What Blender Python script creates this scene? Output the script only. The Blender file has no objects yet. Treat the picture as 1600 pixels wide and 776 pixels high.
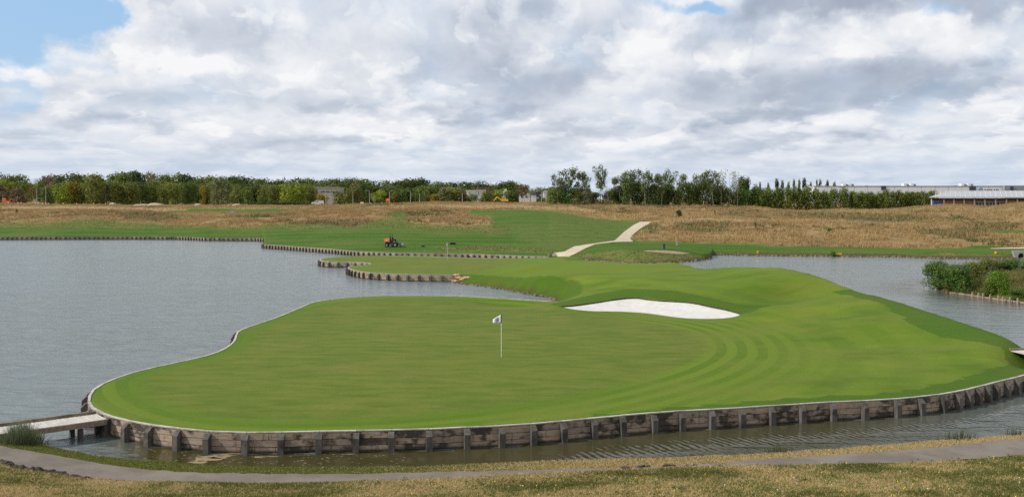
import bpy, bmesh, math, random
import numpy as np
from mathutils import Vector, Matrix, geometry
from mathutils.bvhtree import BVHTree

random.seed(7)
RNG = np.random.default_rng(7)
SC = bpy.context.scene
COL = SC.collection
R = math.radians

# ------------------------------------------------------------------ camera
F, CX, HY, HC = 1500.0, 800.0, 310.0, 8.7      # focal (px of a 1600 px wide frame), centre, horizon row, eye height
cam_d = bpy.data.cameras.new('camera')
cam_d.sensor_width = 36.0
cam_d.lens = 36.0 * F / 1600.0
cam_d.shift_y = -(388.0 - HY) / 1600.0
cam_d.clip_start = 0.1
cam_d.clip_end = 9000.0
cam = bpy.data.objects.new('camera', cam_d)
COL.objects.link(cam)
cam.location = (0, 0, HC)
cam.rotation_euler = (R(90), 0, 0)
SC.camera = cam
SC.view_settings.view_transform = 'Standard'
SC.view_settings.look = 'None'
SC.view_settings.exposure = 0.0
SC.view_settings.gamma = 1.0
SC.view_settings.use_curve_mapping = False
SC.cycles.max_bounces = 6
SC.cycles.transparent_max_bounces = 8
SC.cycles.use_denoising = False
SC.cycles.sample_clamp_direct = 3.0
SC.cycles.sample_clamp_indirect = 3.0

# ------------------------------------------------------------------ node helper
class G:
    def __init__(self, nt):
        self.nt = nt
    def node(self, t, **kw):
        n = self.nt.nodes.new(t)
        for k, v in kw.items():
            setattr(n, k, v)
        return n
    def put(self, sock, v):
        if v is None:
            return
        if hasattr(v, 'is_linked') or isinstance(v, bpy.types.NodeSocket):
            self.nt.links.new(v, sock)
        else:
            if sock.type == 'RGBA' and len(v) == 3:
                v = (*v, 1.0)
            sock.default_value = v
    def m(self, op, a, b=None, c=None, clamp=False):
        n = self.node('ShaderNodeMath', operation=op, use_clamp=clamp)
        self.put(n.inputs[0], a); self.put(n.inputs[1], b); self.put(n.inputs[2], c)
        return n.outputs[0]
    def v(self, op, a, b=None, scale=None):
        n = self.node('ShaderNodeVectorMath', operation=op)
        self.put(n.inputs[0], a); self.put(n.inputs[1], b)
        if scale is not None:
            self.put(n.inputs['Scale'], scale)
        return n.outputs['Value'] if op in ('LENGTH', 'DOT_PRODUCT', 'DISTANCE') else n.outputs['Vector']
    def xyz(self, x, y, z):
        n = self.node('ShaderNodeCombineXYZ')
        self.put(n.inputs[0], x); self.put(n.inputs[1], y); self.put(n.inputs[2], z)
        return n.outputs[0]
    def sep(self, v):
        n = self.node('ShaderNodeSeparateXYZ'); self.put(n.inputs[0], v)
        return n.outputs
    def noise(self, vec, scale, detail=3.0, rough=0.55, dist=0.0, color=False, lac=2.0):
        n = self.node('ShaderNodeTexNoise')
        self.put(n.inputs['Vector'], vec)
        n.inputs['Scale'].default_value = scale
        n.inputs['Detail'].default_value = detail
        n.inputs['Roughness'].default_value = rough
        n.inputs['Distortion'].default_value = dist
        n.inputs['Lacunarity'].default_value = lac
        return n.outputs['Color' if color else 'Fac']
    def mr(self, v, a, b, c=0.0, d=1.0, smooth=True):
        n = self.node('ShaderNodeMapRange', interpolation_type='SMOOTHSTEP' if smooth else 'LINEAR')
        self.put(n.inputs['Value'], v)
        for k, x in zip(('From Min', 'From Max', 'To Min', 'To Max'), (a, b, c, d)):
            self.put(n.inputs[k], x)
        return n.outputs[0]
    def mix(self, fac, a, b, blend='MIX'):
        n = self.node('ShaderNodeMix', data_type='RGBA', blend_type=blend)
        self.put(n.inputs[0], fac); self.put(n.inputs[6], a); self.put(n.inputs[7], b)
        return n.outputs[2]
    def attr(self, name):
        return self.node('ShaderNodeAttribute', attribute_name=name).outputs['Fac']
    def pos(self):
        return self.node('ShaderNodeNewGeometry').outputs['Position']
    def bump(self, h, strength=0.5, dist=0.05):
        n = self.node('ShaderNodeBump')
        n.inputs['Strength'].default_value = strength
        n.inputs['Distance'].default_value = dist
        self.put(n.inputs['Height'], h)
        return n.outputs[0]

def material(name, rough=0.8, spec=0.3):
    ma = bpy.data.materials.new(name)
    ma.use_nodes = True
    g = G(ma.node_tree)
    b = ma.node_tree.nodes['Principled BSDF']
    b.inputs['Roughness'].default_value = rough
    b.inputs['Specular IOR Level'].default_value = spec
    return ma, g, b

def simple(name, c, rough=0.7, spec=0.3, var=0.15, scale=3.0, metal=0.0, c2=None, squash=(1, 1, 1)):
    """plain coloured surface with a little grain and wear"""
    ma, g, b = material(name, rough, spec)
    p = g.v('MULTIPLY', g.pos(), squash)
    n = g.noise(p, scale, 4, 0.6)
    lo = tuple(x * (1 - var) for x in c); hi = tuple(min(1, x * (1 + var)) for x in c)
    col = g.mix(g.mr(n, 0.3, 0.7), lo, c2 or hi)
    g.put(b.inputs['Base Color'], col)
    b.inputs['Metallic'].default_value = metal
    return ma

# ------------------------------------------------------------------ sun + sky
SUN_EL, SUN_AZ = R(38), R(-100)          # azimuth clockwise from +Y: from the left
sd = Vector((math.sin(SUN_AZ) * math.cos(SUN_EL), math.cos(SUN_AZ) * math.cos(SUN_EL), math.sin(SUN_EL)))
sun_d = bpy.data.lights.new('sun', 'SUN')
sun_d.energy = 4.2
sun_d.angle = R(2.5)
sun_d.color = (1.0, 0.95, 0.87)
sun = bpy.data.objects.new('sun', sun_d)
sun.location = (-40, -20, 60)
sun.rotation_euler = sd.to_track_quat('Z', 'Y').to_euler()
COL.objects.link(sun)

def build_world():
    w = bpy.data.worlds.new('World')
    SC.world = w
    w.use_nodes = True
    nt = w.node_tree
    nt.nodes.clear()
    g = G(nt)
    sky = g.node('ShaderNodeTexSky', sky_type='NISHITA')
    sky.sun_disc = False
    sky.sun_elevation = SUN_EL
    sky.sun_rotation = SUN_AZ
    sky.air_density = 1.6
    sky.dust_density = 0.6
    sky.ozone_density = 3.0
    d = g.node('ShaderNodeTexCoord').outputs['Generated']
    x, y, z = g.sep(d)
    az = g.m('ARCTAN2', x, y)
    hor = g.m('SQRT', g.m('ADD', g.m('MULTIPLY', x, x), g.m('MULTIPLY', y, y)))
    el = g.m('DIVIDE', g.m('MAXIMUM', z, 0.0), g.m('MAXIMUM', hor, 0.05))   # tangent of the elevation
    el = g.m('MINIMUM', el, 6.0)
    e = g.m('ADD', el, 0.12)
    # cloud deck seen in perspective (heaps get smaller and flatter towards the horizon)
    q = g.xyz(g.m('MULTIPLY', az, 4.4), g.m('DIVIDE', 0.40, e), 0.0)
    # domain warp so every mass gets a torn, billowing edge
    wn = g.v('SUBTRACT', g.noise(q, 3.0, 6, 0.58, color=True), (0.5, 0.5, 0.5))
    wv = g.v('MULTIPLY', wn, (0.17, 0.075, 0))
    p = g.v('ADD', g.xyz(az, el, 0), wv)
    qw = g.v('ADD', q, g.v('MULTIPLY', wn, (0.30, 0.22, 0)))
    n_big = g.noise(qw, 1.3, 5, 0.50)
    n_mid = g.noise(g.v('ADD', qw, (3.1, 7.7, 0)), 3.2, 8, 0.55)
    n_fine = g.noise(g.v('ADD', qw, (9.1, 1.7, 0)), 11.0, 5, 0.6)
    # billows: each heap brighter on its upper left, greyer underneath
    n_up = g.noise(g.v('ADD', qw, (3.1 - 0.07, 7.7 - 0.11, 0)), 3.2, 3, 0.5)
    relief = g.m('SUBTRACT', n_mid, n_up)
    def blobs(lst):
        tot = None
        for (px, py, rx, ry, wt) in lst:
            u, vv = (px - CX) / F, (HY - py) / F
            a0 = math.atan(u); e0 = vv / math.sqrt(1 + u * u)
            dd = g.v('LENGTH', g.v('MULTIPLY', g.v('SUBTRACT', p, (a0, e0, 0)), (F / rx, F / ry, 0)))
            b = g.mr(dd, 1.35, 0.25, 0.0, wt)
            tot = b if tot is None else g.m('ADD', tot, b)
        return tot
    holes = blobs([(45, 25, 140, 58, 1.1), (140, 6, 70, 36, .7), (0, 95, 70, 40, .65), (5, 160, 50, 30, .42), (110, 112, 70, 16, .30), (20, 205, 100, 18, .30),
                   (1455, 20, 40, 16, .45), (1075, 0, 50, 14, .6), (600, 238, 110, 9, .22), (240, 248, 220, 11, .25)])
    greys = blobs([(350, 58, 120, 52, .42), (690, 95, 150, 62, .50), (770, 25, 110, 40, .5), (850, 140, 120, 48, .62), (735, 180, 130, 20, .62), (905, 100, 60, 60, .4),
                   (520, 172, 90, 12, .30), (1120, 52, 110, 40, .42), (1290, 138, 240, 46, .66), (1180, 182, 150, 15, .60), (1290, 8, 200, 26, .95), (1420, 128, 120, 50, .40),
                   (1575, 10, 100, 30, .95), (1545, 125, 80, 30, .45), (940, 40, 80, 45, .30), (130, 192, 90, 12, .42), (250, 187, 70, 12, .35), (270, 140, 130, 22, .22),
                   (1010, 205, 140, 12, .35), (1290, 224, 120, 10, .4), (78, 158, 32, 22, .42), (470, 232, 180, 8, .25), (820, 212, 110, 12, .35), (0, 222, 80, 12, .3), (560, 225, 100, 8, .3), (1500, 215, 110, 10, .35)])
    whites = blobs([(215, 50, 60, 60, .35), (450, 80, 60, 36, .38), (34, 126, 34, 22, .75), (105, 165, 55, 30, .55), (285, 92, 70, 26, .35), (330, 106, 50, 26, .35),
                    (560, 198, 130, 18, .42), (640, 168, 50, 16, .35), (1010, 78, 80, 36, .50), (945, 130, 45, 36, .55), (1330, 62, 80, 24, .45), (1480, 52, 56, 36, .55),
                    (1575, 162, 60, 16, .45), (1310, 22, 26, 8, .5), (460, 128, 90, 22, .35), (590, 110, 50, 44, .30), (1150, 80, 70, 24, .3), (300, 205, 110, 16, .30), (640, 172, 30, 12, .4), (60, 195, 60, 14, .35)])
    cov = g.m('ADD', g.m('MULTIPLY', g.m('SUBTRACT', n_big, 0.5), 1.0), g.m('MULTIPLY', g.m('SUBTRACT', n_mid, 0.5), 0.7))
    cov = g.m('SUBTRACT', g.m('ADD', cov, g.m('ADD', 0.66, g.m('MULTIPLY', whites, 0.5))), g.m('MULTIPLY', holes, 0.95))
    alpha = g.mr(cov, -0.05, 0.72)
    tone = g.m('ADD', 0.665, g.m('MULTIPLY', whites, 0.50))
    tone = g.m('SUBTRACT', tone, g.m('MULTIPLY', greys, 0.58))
    tone = g.m('ADD', tone, g.m('MULTIPLY', g.m('SUBTRACT', 0.5, n_big), 0.7))
    tone = g.m('ADD', tone, g.m('MULTIPLY', relief, 0.7))
    bias = g.m('SUBTRACT', g.m('MULTIPLY', whites, 0.10), g.m('MULTIPLY', greys, 0.05))
    def heap(t, scale, seed, du, dv, thr, amt, lift):
        """a layer of cumulus heaps: crisp sunlit tops, grey flat undersides"""
        a_ = g.v('ADD', qw, (seed, seed * 1.7, 0))
        n1 = g.m('ADD', g.noise(a_, scale, 9, 0.56), bias)
        n2 = g.m('ADD', g.noise(g.v('ADD', a_, (-du, -dv, 0)), scale, 4, 0.5), bias)
        mask = g.mr(n1, thr, thr + 0.05)
        light = g.mr(n2, thr - 0.06, thr + 0.13, 1.0, 0.0)
        lit = g.m('ADD', g.m('ADD', t, -0.12), g.m('MULTIPLY', light, lift))
        return g.m('ADD', g.m('MULTIPLY', t, g.m('SUBTRACT', 1.0, g.m('MULTIPLY', mask, amt))), g.m('MULTIPLY', lit, g.m('MULTIPLY', mask, amt)))
    tone = heap(tone, 1.7, 5.3, 0.05, 0.13, 0.50, 0.9, 0.42)
    tone = heap(tone, 3.6, 21.9, 0.025, 0.065, 0.52, 0.75, 0.34)
    tone = g.m('ADD', tone, g.m('MULTIPLY', g.m('SUBTRACT', n_fine, 0.5), 0.12))
    rp = g.node('ShaderNodeValToRGB')
    cr = rp.color_ramp
    cr.elements[0].position = 0.0; cr.elements[0].color = (0.375, 0.425, 0.52, 1)
    cr.elements[1].position = 1.0; cr.elements[1].color = (0.93, 0.935, 0.945, 1)
    for ps, c in ((0.25, (0.475, 0.53, 0.625)), (0.5, (0.635, 0.68, 0.76)), (0.75, (0.80, 0.825, 0.87))):
        k = cr.elements.new(ps); k.color = (*c, 1)
    g.put(rp.inputs[0], tone)
    # pale streaky veil low over the horizon
    low = g.mr(el, 0.066, 0.004, 0.0, 0.80)
    strk = g.noise(g.v('ADD', g.xyz(g.m('MULTIPLY', az, 11.0), g.m('MULTIPLY', el, 75.0), 0.0), g.v('MULTIPLY', wn, (3.0, 2.5, 0))), 1.0, 7, 0.6)
    veil = g.mix(g.mr(g.m('ADD', strk, g.m('MULTIPLY', g.m('SUBTRACT', n_mid, .5), .6)), 0.36, 0.66), (0.50, 0.60, 0.76), (0.69, 0.76, 0.86))
    ccol = g.mix(low, rp.outputs[0], veil)
    alpha = g.m('MAXIMUM', alpha, g.mr(el, 0.10, 0.0, 0.0, 0.94))
    b1 = g.node('ShaderNodeBackground'); g.put(b1.inputs['Color'], g.mix(0.75, sky.outputs[0], (2.3, 3.9, 6.2))); b1.inputs['Strength'].default_value = 0.14
    b2 = g.node('ShaderNodeBackground'); g.put(b2.inputs['Color'], ccol); b2.inputs['Strength'].default_value = 1.0
    ms = g.node('ShaderNodeMixShader')
    g.put(ms.inputs[0], alpha)
    nt.links.new(b1.outputs[0], ms.inputs[1]); nt.links.new(b2.outputs[0], ms.inputs[2])
    out = g.node('ShaderNodeOutputWorld')
    nt.links.new(ms.outputs[0], out.inputs[0])
    w.cycles.sampling_method = 'MANUAL'
    w.cycles.sample_map_resolution = 512
build_world()

# ------------------------------------------------------------------ object helpers
def P(px, py, z):
    d = F * (HC - z) / (py - HY)
    return ((px - CX) / F * d, d, z)
def PD(px, py, d):
    return ((px - CX) / F * d, d, HC - (py - HY) / F * d)
def interp(px, tab, k=1):
    return np.interp(px, [t[0] for t in tab], [t[k] for t in tab])

def tag(o, label=None, cat=None, group=None, kind=None):
    if label: o['label'] = label
    if cat: o['category'] = cat
    if group: o['group'] = group
    if kind: o['kind'] = kind
    return o
def empty(name, loc, label, cat, group=None, rz=0.0):
    o = bpy.data.objects.new(name, None)
    o.empty_display_size = 0.2
    o.location = loc
    o.rotation_euler = (0, 0, rz)
    COL.objects.link(o)
    return tag(o, label, cat, group)
def link(name, me, mat=None, parent=None, loc=(0, 0, 0), rot=(0, 0, 0), scale=(1, 1, 1)):
    o = bpy.data.objects.new(name, me)
    if mat is not None and not me.materials:
        me.materials.append(mat)
    o.location = loc; o.rotation_euler = rot; o.scale = scale
    if parent is not None:
        o.parent = parent
    COL.objects.link(o)
    return o
def mesh_np(name, verts, faces, smooth=False, attrs=None):
    me = bpy.data.meshes.new(name)
    verts = np.asarray(verts, dtype=np.float32)
    faces = np.asarray(faces, dtype=np.int32)
    k = faces.shape[1]
    me.vertices.add(len(verts)); me.vertices.foreach_set('co', verts.ravel())
    me.loops.add(faces.size); me.loops.foreach_set('vertex_index', faces.ravel())
    me.polygons.add(len(faces))
    me.polygons.foreach_set('loop_start', np.arange(0, faces.size, k, dtype=np.int32))
    me.polygons.foreach_set('loop_total', np.full(len(faces), k, dtype=np.int32))
    me.polygons.foreach_set('use_smooth', np.full(len(faces), smooth))
    for nm, arr in (attrs or {}).items():
        a = me.attributes.new(nm, 'FLOAT', 'POINT')
        a.data.foreach_set('value', np.asarray(arr, dtype=np.float32))
    me.update(calc_edges=True)
    me.validate()
    return me

class MB:
    """collects shapes, then becomes one mesh"""
    def __init__(self):
        self.bm = bmesh.new()
    def box(self, c, s, rz=0.0, rx=0.0, ry=0.0, taper=1.0, bevel=0.0):
        mt = Matrix.Translation(c) @ Matrix.Rotation(rz, 4, 'Z') @ Matrix.Rotation(ry, 4, 'Y') @ Matrix.Rotation(rx, 4, 'X')
        vs = []
        for zz in (-.5, .5):
            k = taper if zz > 0 else 1.0
            for xx, yy in ((-.5, -.5), (.5, -.5), (.5, .5), (-.5, .5)):
                vs.append(self.bm.verts.new(mt @ Vector((xx * s[0] * k, yy * s[1] * k, zz * s[2]))))
        fs = []
        for f in ((3, 2, 1, 0), (4, 5, 6, 7), (0, 1, 5, 4), (1, 2, 6, 5), (2, 3, 7, 6), (3, 0, 4, 7)):
            fs.append(self.bm.faces.new([vs[i] for i in f]))
        if bevel:
            ed = list({e for f in fs for e in f.edges})
            bmesh.ops.bevel(self.bm, geom=ed, offset=bevel, segments=2, affect='EDGES', profile=0.6)
        return self
    def tube(self, pts, rads, n=8, cap=True):
        pts = [Vector(p) for p in pts]
        if not hasattr(rads, '__len__'):
            rads = [rads] * len(pts)
        rings = []
        for i, p in enumerate(pts):
            t = (pts[min(i + 1, len(pts) - 1)] - pts[max(i - 1, 0)]).normalized()
            a = t.orthogonal().normalized()
            if abs(t.z) < 0.9:
                a = t.cross(Vector((0, 0, 1))).normalized()
            b = t.cross(a)
            rings.append([self.bm.verts.new(p + (a * math.cos(2 * math.pi * k / n) + b * math.sin(2 * math.pi * k / n)) * rads[i]) for k in range(n)])
        for r0, r1 in zip(rings, rings[1:]):
            for k in range(n):
                self.bm.faces.new((r0[k], r0[(k + 1) % n], r1[(k + 1) % n], r1[k]))
        if cap:
            self.bm.faces.new(rings[0][::-1]); self.bm.faces.new(rings[-1])
        return self
    def prism(self, prof, y0, y1, mt=None):
        """profile in x,z pushed along y"""
        mt = mt or Matrix()
        a = [self.bm.verts.new(mt @ Vector((x, y0, z))) for x, z in prof]
        b = [self.bm.verts.new(mt @ Vector((x, y1, z))) for x, z in prof]
        n = len(prof)
        self.bm.faces.new(a); self.bm.faces.new(b[::-1])
        for i in range(n):
            self.bm.faces.new((a[i], b[i], b[(i + 1) % n], a[(i + 1) % n]))
        return self
    def blob(self, c, s, seed=0, sub=2, rough=0.18):
        r = bmesh.ops.create_icosphere(self.bm, subdivisions=sub, radius=1.0)
        rr = random.Random(seed)
        ph = [rr.uniform(0, 6.28) for _ in range(6)]
        for v in r['verts']:
            k = 1 + rough * (math.sin(v.co.x * 3.1 + ph[0]) * math.sin(v.co.y * 2.7 + ph[1]) + 0.6 * math.sin(v.co.z * 5.3 + ph[2]) * math.sin(v.co.x * 6.1 + ph[3]) + rr.uniform(-.3, .3))
            v.co = Vector((v.co.x * s[0] * k, v.co.y * s[1] * k, v.co.z * s[2] * k)) + Vector(c)
        return self
    def build(self, name, mat, parent=None, loc=(0, 0, 0), rot=(0, 0, 0), smooth=False, mesh_only=False):
        bmesh.ops.recalc_face_normals(self.bm, faces=self.bm.faces)
        me = bpy.data.meshes.new(name)
        self.bm.to_mesh(me); self.bm.free()
        if smooth:
            me.polygons.foreach_set('use_smooth', np.full(len(me.polygons), True))
        if mat is not None:
            me.materials.append(mat)
        if mesh_only:
            return me
        return link(name, me, None, parent, loc, rot)

ORD = ['first', 'second', 'third', 'fourth', 'fifth', 'sixth', 'seventh', 'eighth', 'ninth', 'tenth', 'eleventh', 'twelfth', 'thirteenth', 'fourteenth',
       'fifteenth', 'sixteenth', 'seventeenth', 'eighteenth', 'nineteenth', 'twentieth']
TENS = {20: 'twenty', 30: 'thirty', 40: 'forty', 50: 'fifty', 60: 'sixty', 70: 'seventy', 80: 'eighty', 90: 'ninety'}
def ordinal(i):
    i += 1
    if i <= 20: return ORD[i - 1]
    t, u = i // 10 * 10, i % 10
    return (TENS[t] + '-' + ORD[u - 1]) if u else TENS[t][:-1] + 'ieth'

# ------------------------------------------------------------------ 2-D helpers
def dense(poly, step, closed=True):
    out = []
    n = len(poly)
    for i in range(n if closed else n - 1):
        a = np.array(poly[i][:2]); b = np.array(poly[(i + 1) % n][:2])
        k = max(1, int(np.linalg.norm(b - a) / step))
        for j in range(k):
            out.append(a + (b - a) * j / k)
    if not closed:
        out.append(np.array(poly[-1][:2]))
    return np.array(out)
def smooth_line(pts, step):
    """centripetal-ish Catmull-Rom through 2-D points"""
    p = [np.array(q[:2], float) for q in pts]
    p = [2 * p[0] - p[1]] + p + [2 * p[-1] - p[-2]]
    out = []
    for i in range(1, len(p) - 2):
        L = np.linalg.norm(p[i + 1] - p[i]); k = max(1, int(L / step))
        l0 = max(np.linalg.norm(p[i] - p[i - 1]), 1e-3); l2 = max(np.linalg.norm(p[i + 2] - p[i + 1]), 1e-3)
        m1 = (p[i + 1] - p[i - 1]) / (l0 + L) * L; m2 = (p[i + 2] - p[i]) / (l2 + L) * L
        for j in range(k):
            t = j / k
            out.append((2 * t**3 - 3 * t**2 + 1) * p[i] + (t**3 - 2 * t**2 + t) * m1 + (-2 * t**3 + 3 * t**2) * p[i + 1] + (t**3 - t**2) * m2)
    out.append(p[-2])
    return np.array(out)
def inside(pts, poly):
    x, y = pts[:, 0], pts[:, 1]
    r = np.zeros(len(pts), bool)
    n = len(poly)
    for i in range(n):
        x1, y1 = poly[i][:2]; x2, y2 = poly[(i + 1) % n][:2]
        if y1 == y2: continue
        c = ((y1 > y) != (y2 > y)) & (x < (x2 - x1) * (y - y1) / (y2 - y1) + x1)
        r ^= c
    return r
def dist_line(pts, line, closed=False):
    line = np.array([q[:2] for q in line])
    a = line if closed else line[:-1]
    b = np.roll(line, -1, 0) if closed else line[1:]
    best = np.full(len(pts), 1e9)
    for p, q in zip(a, b):
        d = q - p; L = max(d @ d, 1e-9)
        t = np.clip(((pts - p) @ d) / L, 0, 1)
        best = np.minimum(best, np.hypot(*(pts - p - t[:, None] * d).T))
    return best
def sst(x, a, b):
    t = np.clip((x - a) / (b - a), 0, 1)
    return t * t * (3 - 2 * t)
def vnoise(x, y, seed=0):
    """cheap smooth value noise"""
    xi, yi = np.floor(x), np.floor(y)
    fx, fy = x - xi, y - yi
    fx, fy = fx * fx * (3 - 2 * fx), fy * fy * (3 - 2 * fy)
    def h(a, b):
        s = np.sin(a * 127.1 + b * 311.7 + seed * 74.7) * 43758.5453
        return s - np.floor(s)
    return (h(xi, yi) * (1 - fx) + h(xi + 1, yi) * fx) * (1 - fy) + (h(xi, yi + 1) * (1 - fx) + h(xi + 1, yi + 1) * fx) * fy
def fbm(x, y, o=4, seed=0):
    return sum(vnoise(x * 2**k, y * 2**k, seed + k) / 2**(k + 1) for k in range(o))
def tri_grid(poly, holes, pts, keep_hole=False):
    """triangulate the inside of poly with free points pts and hole outlines"""
    vs = [Vector(q[:2]) for q in poly]; ed = [(i, (i + 1) % len(poly)) for i in range(len(poly))]
    for h in holes:
        o = len(vs)
        vs += [Vector(q[:2]) for q in h]; ed += [(o + i, o + (i + 1) % len(h)) for i in range(len(h))]
    vs += [Vector(q) for q in pts]
    rv, _, rf, *_ = geometry.delaunay_2d_cdt(vs, ed, [], 0, 1e-4)
    V = np.array([(q[0], q[1]) for q in rv]); T = np.array(rf)
    c = V[T].mean(1)
    k = inside(c, poly)
    for h in holes:
        k &= ~inside(c, h)
    return V, T[k]
def bvh_of(V, T):
    return BVHTree.FromPolygons([Vector(q) for q in V], [tuple(int(i) for i in t) for t in T])
def cast(bvh, px, py):
    d = Vector(((px - CX) / F, 1.0, -(py - HY) / F)).normalized()
    h = bvh.ray_cast(Vector((0, 0, HC)), d)[0]
    return h
def drop(bvh, x, y):
    h = bvh.ray_cast(Vector((x, y, 200)), Vector((0, 0, -1)))[0]
    return h.z if h else 6.0

# ------------------------------------------------------------------ ground materials
def island_material():
    ma, g, b = material('mown_turf', 0.85, 0.12)
    p = g.pos()
    putt, pd, rough = g.attr('putt'), g.attr('pdist'), g.attr('rough')
    far = g.attr('second')
    n1 = g.noise(p, 0.22, 4, 0.6)
    n2 = g.noise(g.v('MULTIPLY', p, (0.55, 1.5, 1)), 0.9, 5, 0.65)
    n3 = g.noise(p, 14.0, 3, 0.7)
    wob = g.m('MULTIPLY', g.m('SUBTRACT', n1, 0.5), 0.7)
    # mowing passes follow the edge of the putting surface
    near_b = g.mr(g.m('SINE', g.m('MULTIPLY', g.m('ADD', pd, g.m('MULTIPLY', wob, .35)), 2 * math.pi / 1.05)), -0.35, 0.35)
    far_b = g.mr(g.m('SINE', g.m('MULTIPLY', g.m('ADD', pd, wob), 2 * math.pi / 2.6)), -0.6, 0.6, 0.22, 0.78)
    near_b = g.mr(near_b, 0.0, 1.0, g.mr(pd, 0.0, 6.0, 0.0, 0.30), g.mr(pd, 0.0, 6.0, 1.0, 0.70))
    s = g.mix(g.mr(pd, 4.8, 6.8), near_b, far_b)
    # sparse pass lines on the putting surface itself
    x, y, z = g.sep(p)
    s2 = g.m('SINE', g.m('MULTIPLY', g.m('ADD', g.m('ADD', g.m('MULTIPLY', x, 0.45), g.m('MULTIPLY', y, 0.9)), wob), 2 * math.pi / 1.25))
    s2 = g.mr(s2, -0.7, 0.7)
    s = g.mix(g.mr(pd, 4.0, 15.0, 0.0, 0.75), s, (0.5, 0.5, 0.5))
    n5 = g.noise(g.v('MULTIPLY', p, (1.0, 1.0, 0.3)), 1.7, 5, 0.7)
    fair = g.mix(s, (0.074, 0.132, 0.0050), (0.114, 0.170, 0.0115))
    fair = g.mix(g.mr(n1, 0.40, 0.66, 0.0, 0.8), fair, (0.1188, 0.1548, 0.0168))
    fair = g.mix(g.mr(n5, 0.50, 0.72, 0.0, 0.35), fair, (0.1485, 0.1548, 0.0270))
    pu = g.mix(g.mr(n2, 0.30, 0.70), (0.074, 0.118, 0.0090), (0.124, 0.148, 0.0200))
    pu = g.mix(g.mr(n1, 0.5, 0.72, 0.0, 0.6), pu, (0.1485, 0.1458, 0.0300))
    pu = g.mix(g.m('MULTIPLY', s2, g.m('ADD', 0.07, g.m('MULTIPLY', far, 0.22))), pu, (0.1620, 0.1845, 0.0348))
    collar = g.mix(n2, (0.056, 0.116, 0.0030), (0.082, 0.146, 0.0058))
    ring = g.mr(pd, 0.0, 2.0, 1.0, 0.0)
    c = g.mix(g.m('MULTIPLY', ring, g.attr('ringm')), fair, collar)
    n7 = g.noise(g.v('MULTIPLY', p, (1.0, 1.6, 0.0)), 0.13, 4, 0.6)
    n7 = g.m('ADD', 0.49, g.m('MULTIPLY', g.m('SUBTRACT', n7, 0.49), g.mr(pd, 3.0, 7.0, 0.25, 1.0)))
    c = g.mix(g.mr(n7, 0.50, 0.64, 0.0, 0.75), c, g.mix(1.0, c, (0.70, 0.78, 0.62), 'MULTIPLY'))
    c = g.mix(g.mr(n7, 0.48, 0.36, 0.0, 0.75), c, g.mix(1.0, c, (1.28, 1.16, 1.3), 'MULTIPLY'))
    c = g.mix(putt, c, pu)
    ro = g.mix(n2, (0.034, 0.086, 0.003), (0.066, 0.124, 0.006))
    ro = g.mix(g.mr(n1, 0.50, 0.68, 0.0, 0.6), ro, (0.0810, 0.0972, 0.0120))
    rough = g.mr(g.m('ADD', rough, g.m('MULTIPLY', g.m('SUBTRACT', g.noise(p, 5.0, 4, .7), .5), 0.7)), 0.35, 0.65, 0.0, 0.88)
    c = g.mix(rough, c, ro)
    n6 = g.noise(g.v('MULTIPLY', p, (2.2, 5.0, 2)), 3.2, 4, 0.75)
    c = g.mix(g.mr(g.m('ADD', n3, g.m('SUBTRACT', n6, .5)), 0.3, 0.75, 0.0, 0.55), c, g.mix(1.0, c, (0.60, 0.66, 0.5), 'MULTIPLY'))
    c = g.mix(g.mr(n6, 0.55, 0.80, 0.0, 0.45), c, g.mix(1.0, c, (1.45, 1.28, 1.5), 'MULTIPLY'))
    # dry edge and soil where the turf meets the water
    c = g.mix(g.attr('soil'), c, (0.0585, 0.0405, 0.0120))
    g.put(b.inputs['Base Color'], c)
    h = g.m('ADD', g.m('MULTIPLY', n3, g.m('ADD', 0.3, g.m('MULTIPLY', rough, 1.6))), g.m('MULTIPLY', n2, 0.25))
    g.put(b.inputs['Normal'], g.bump(h, 0.35, 0.06))
    return ma
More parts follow.
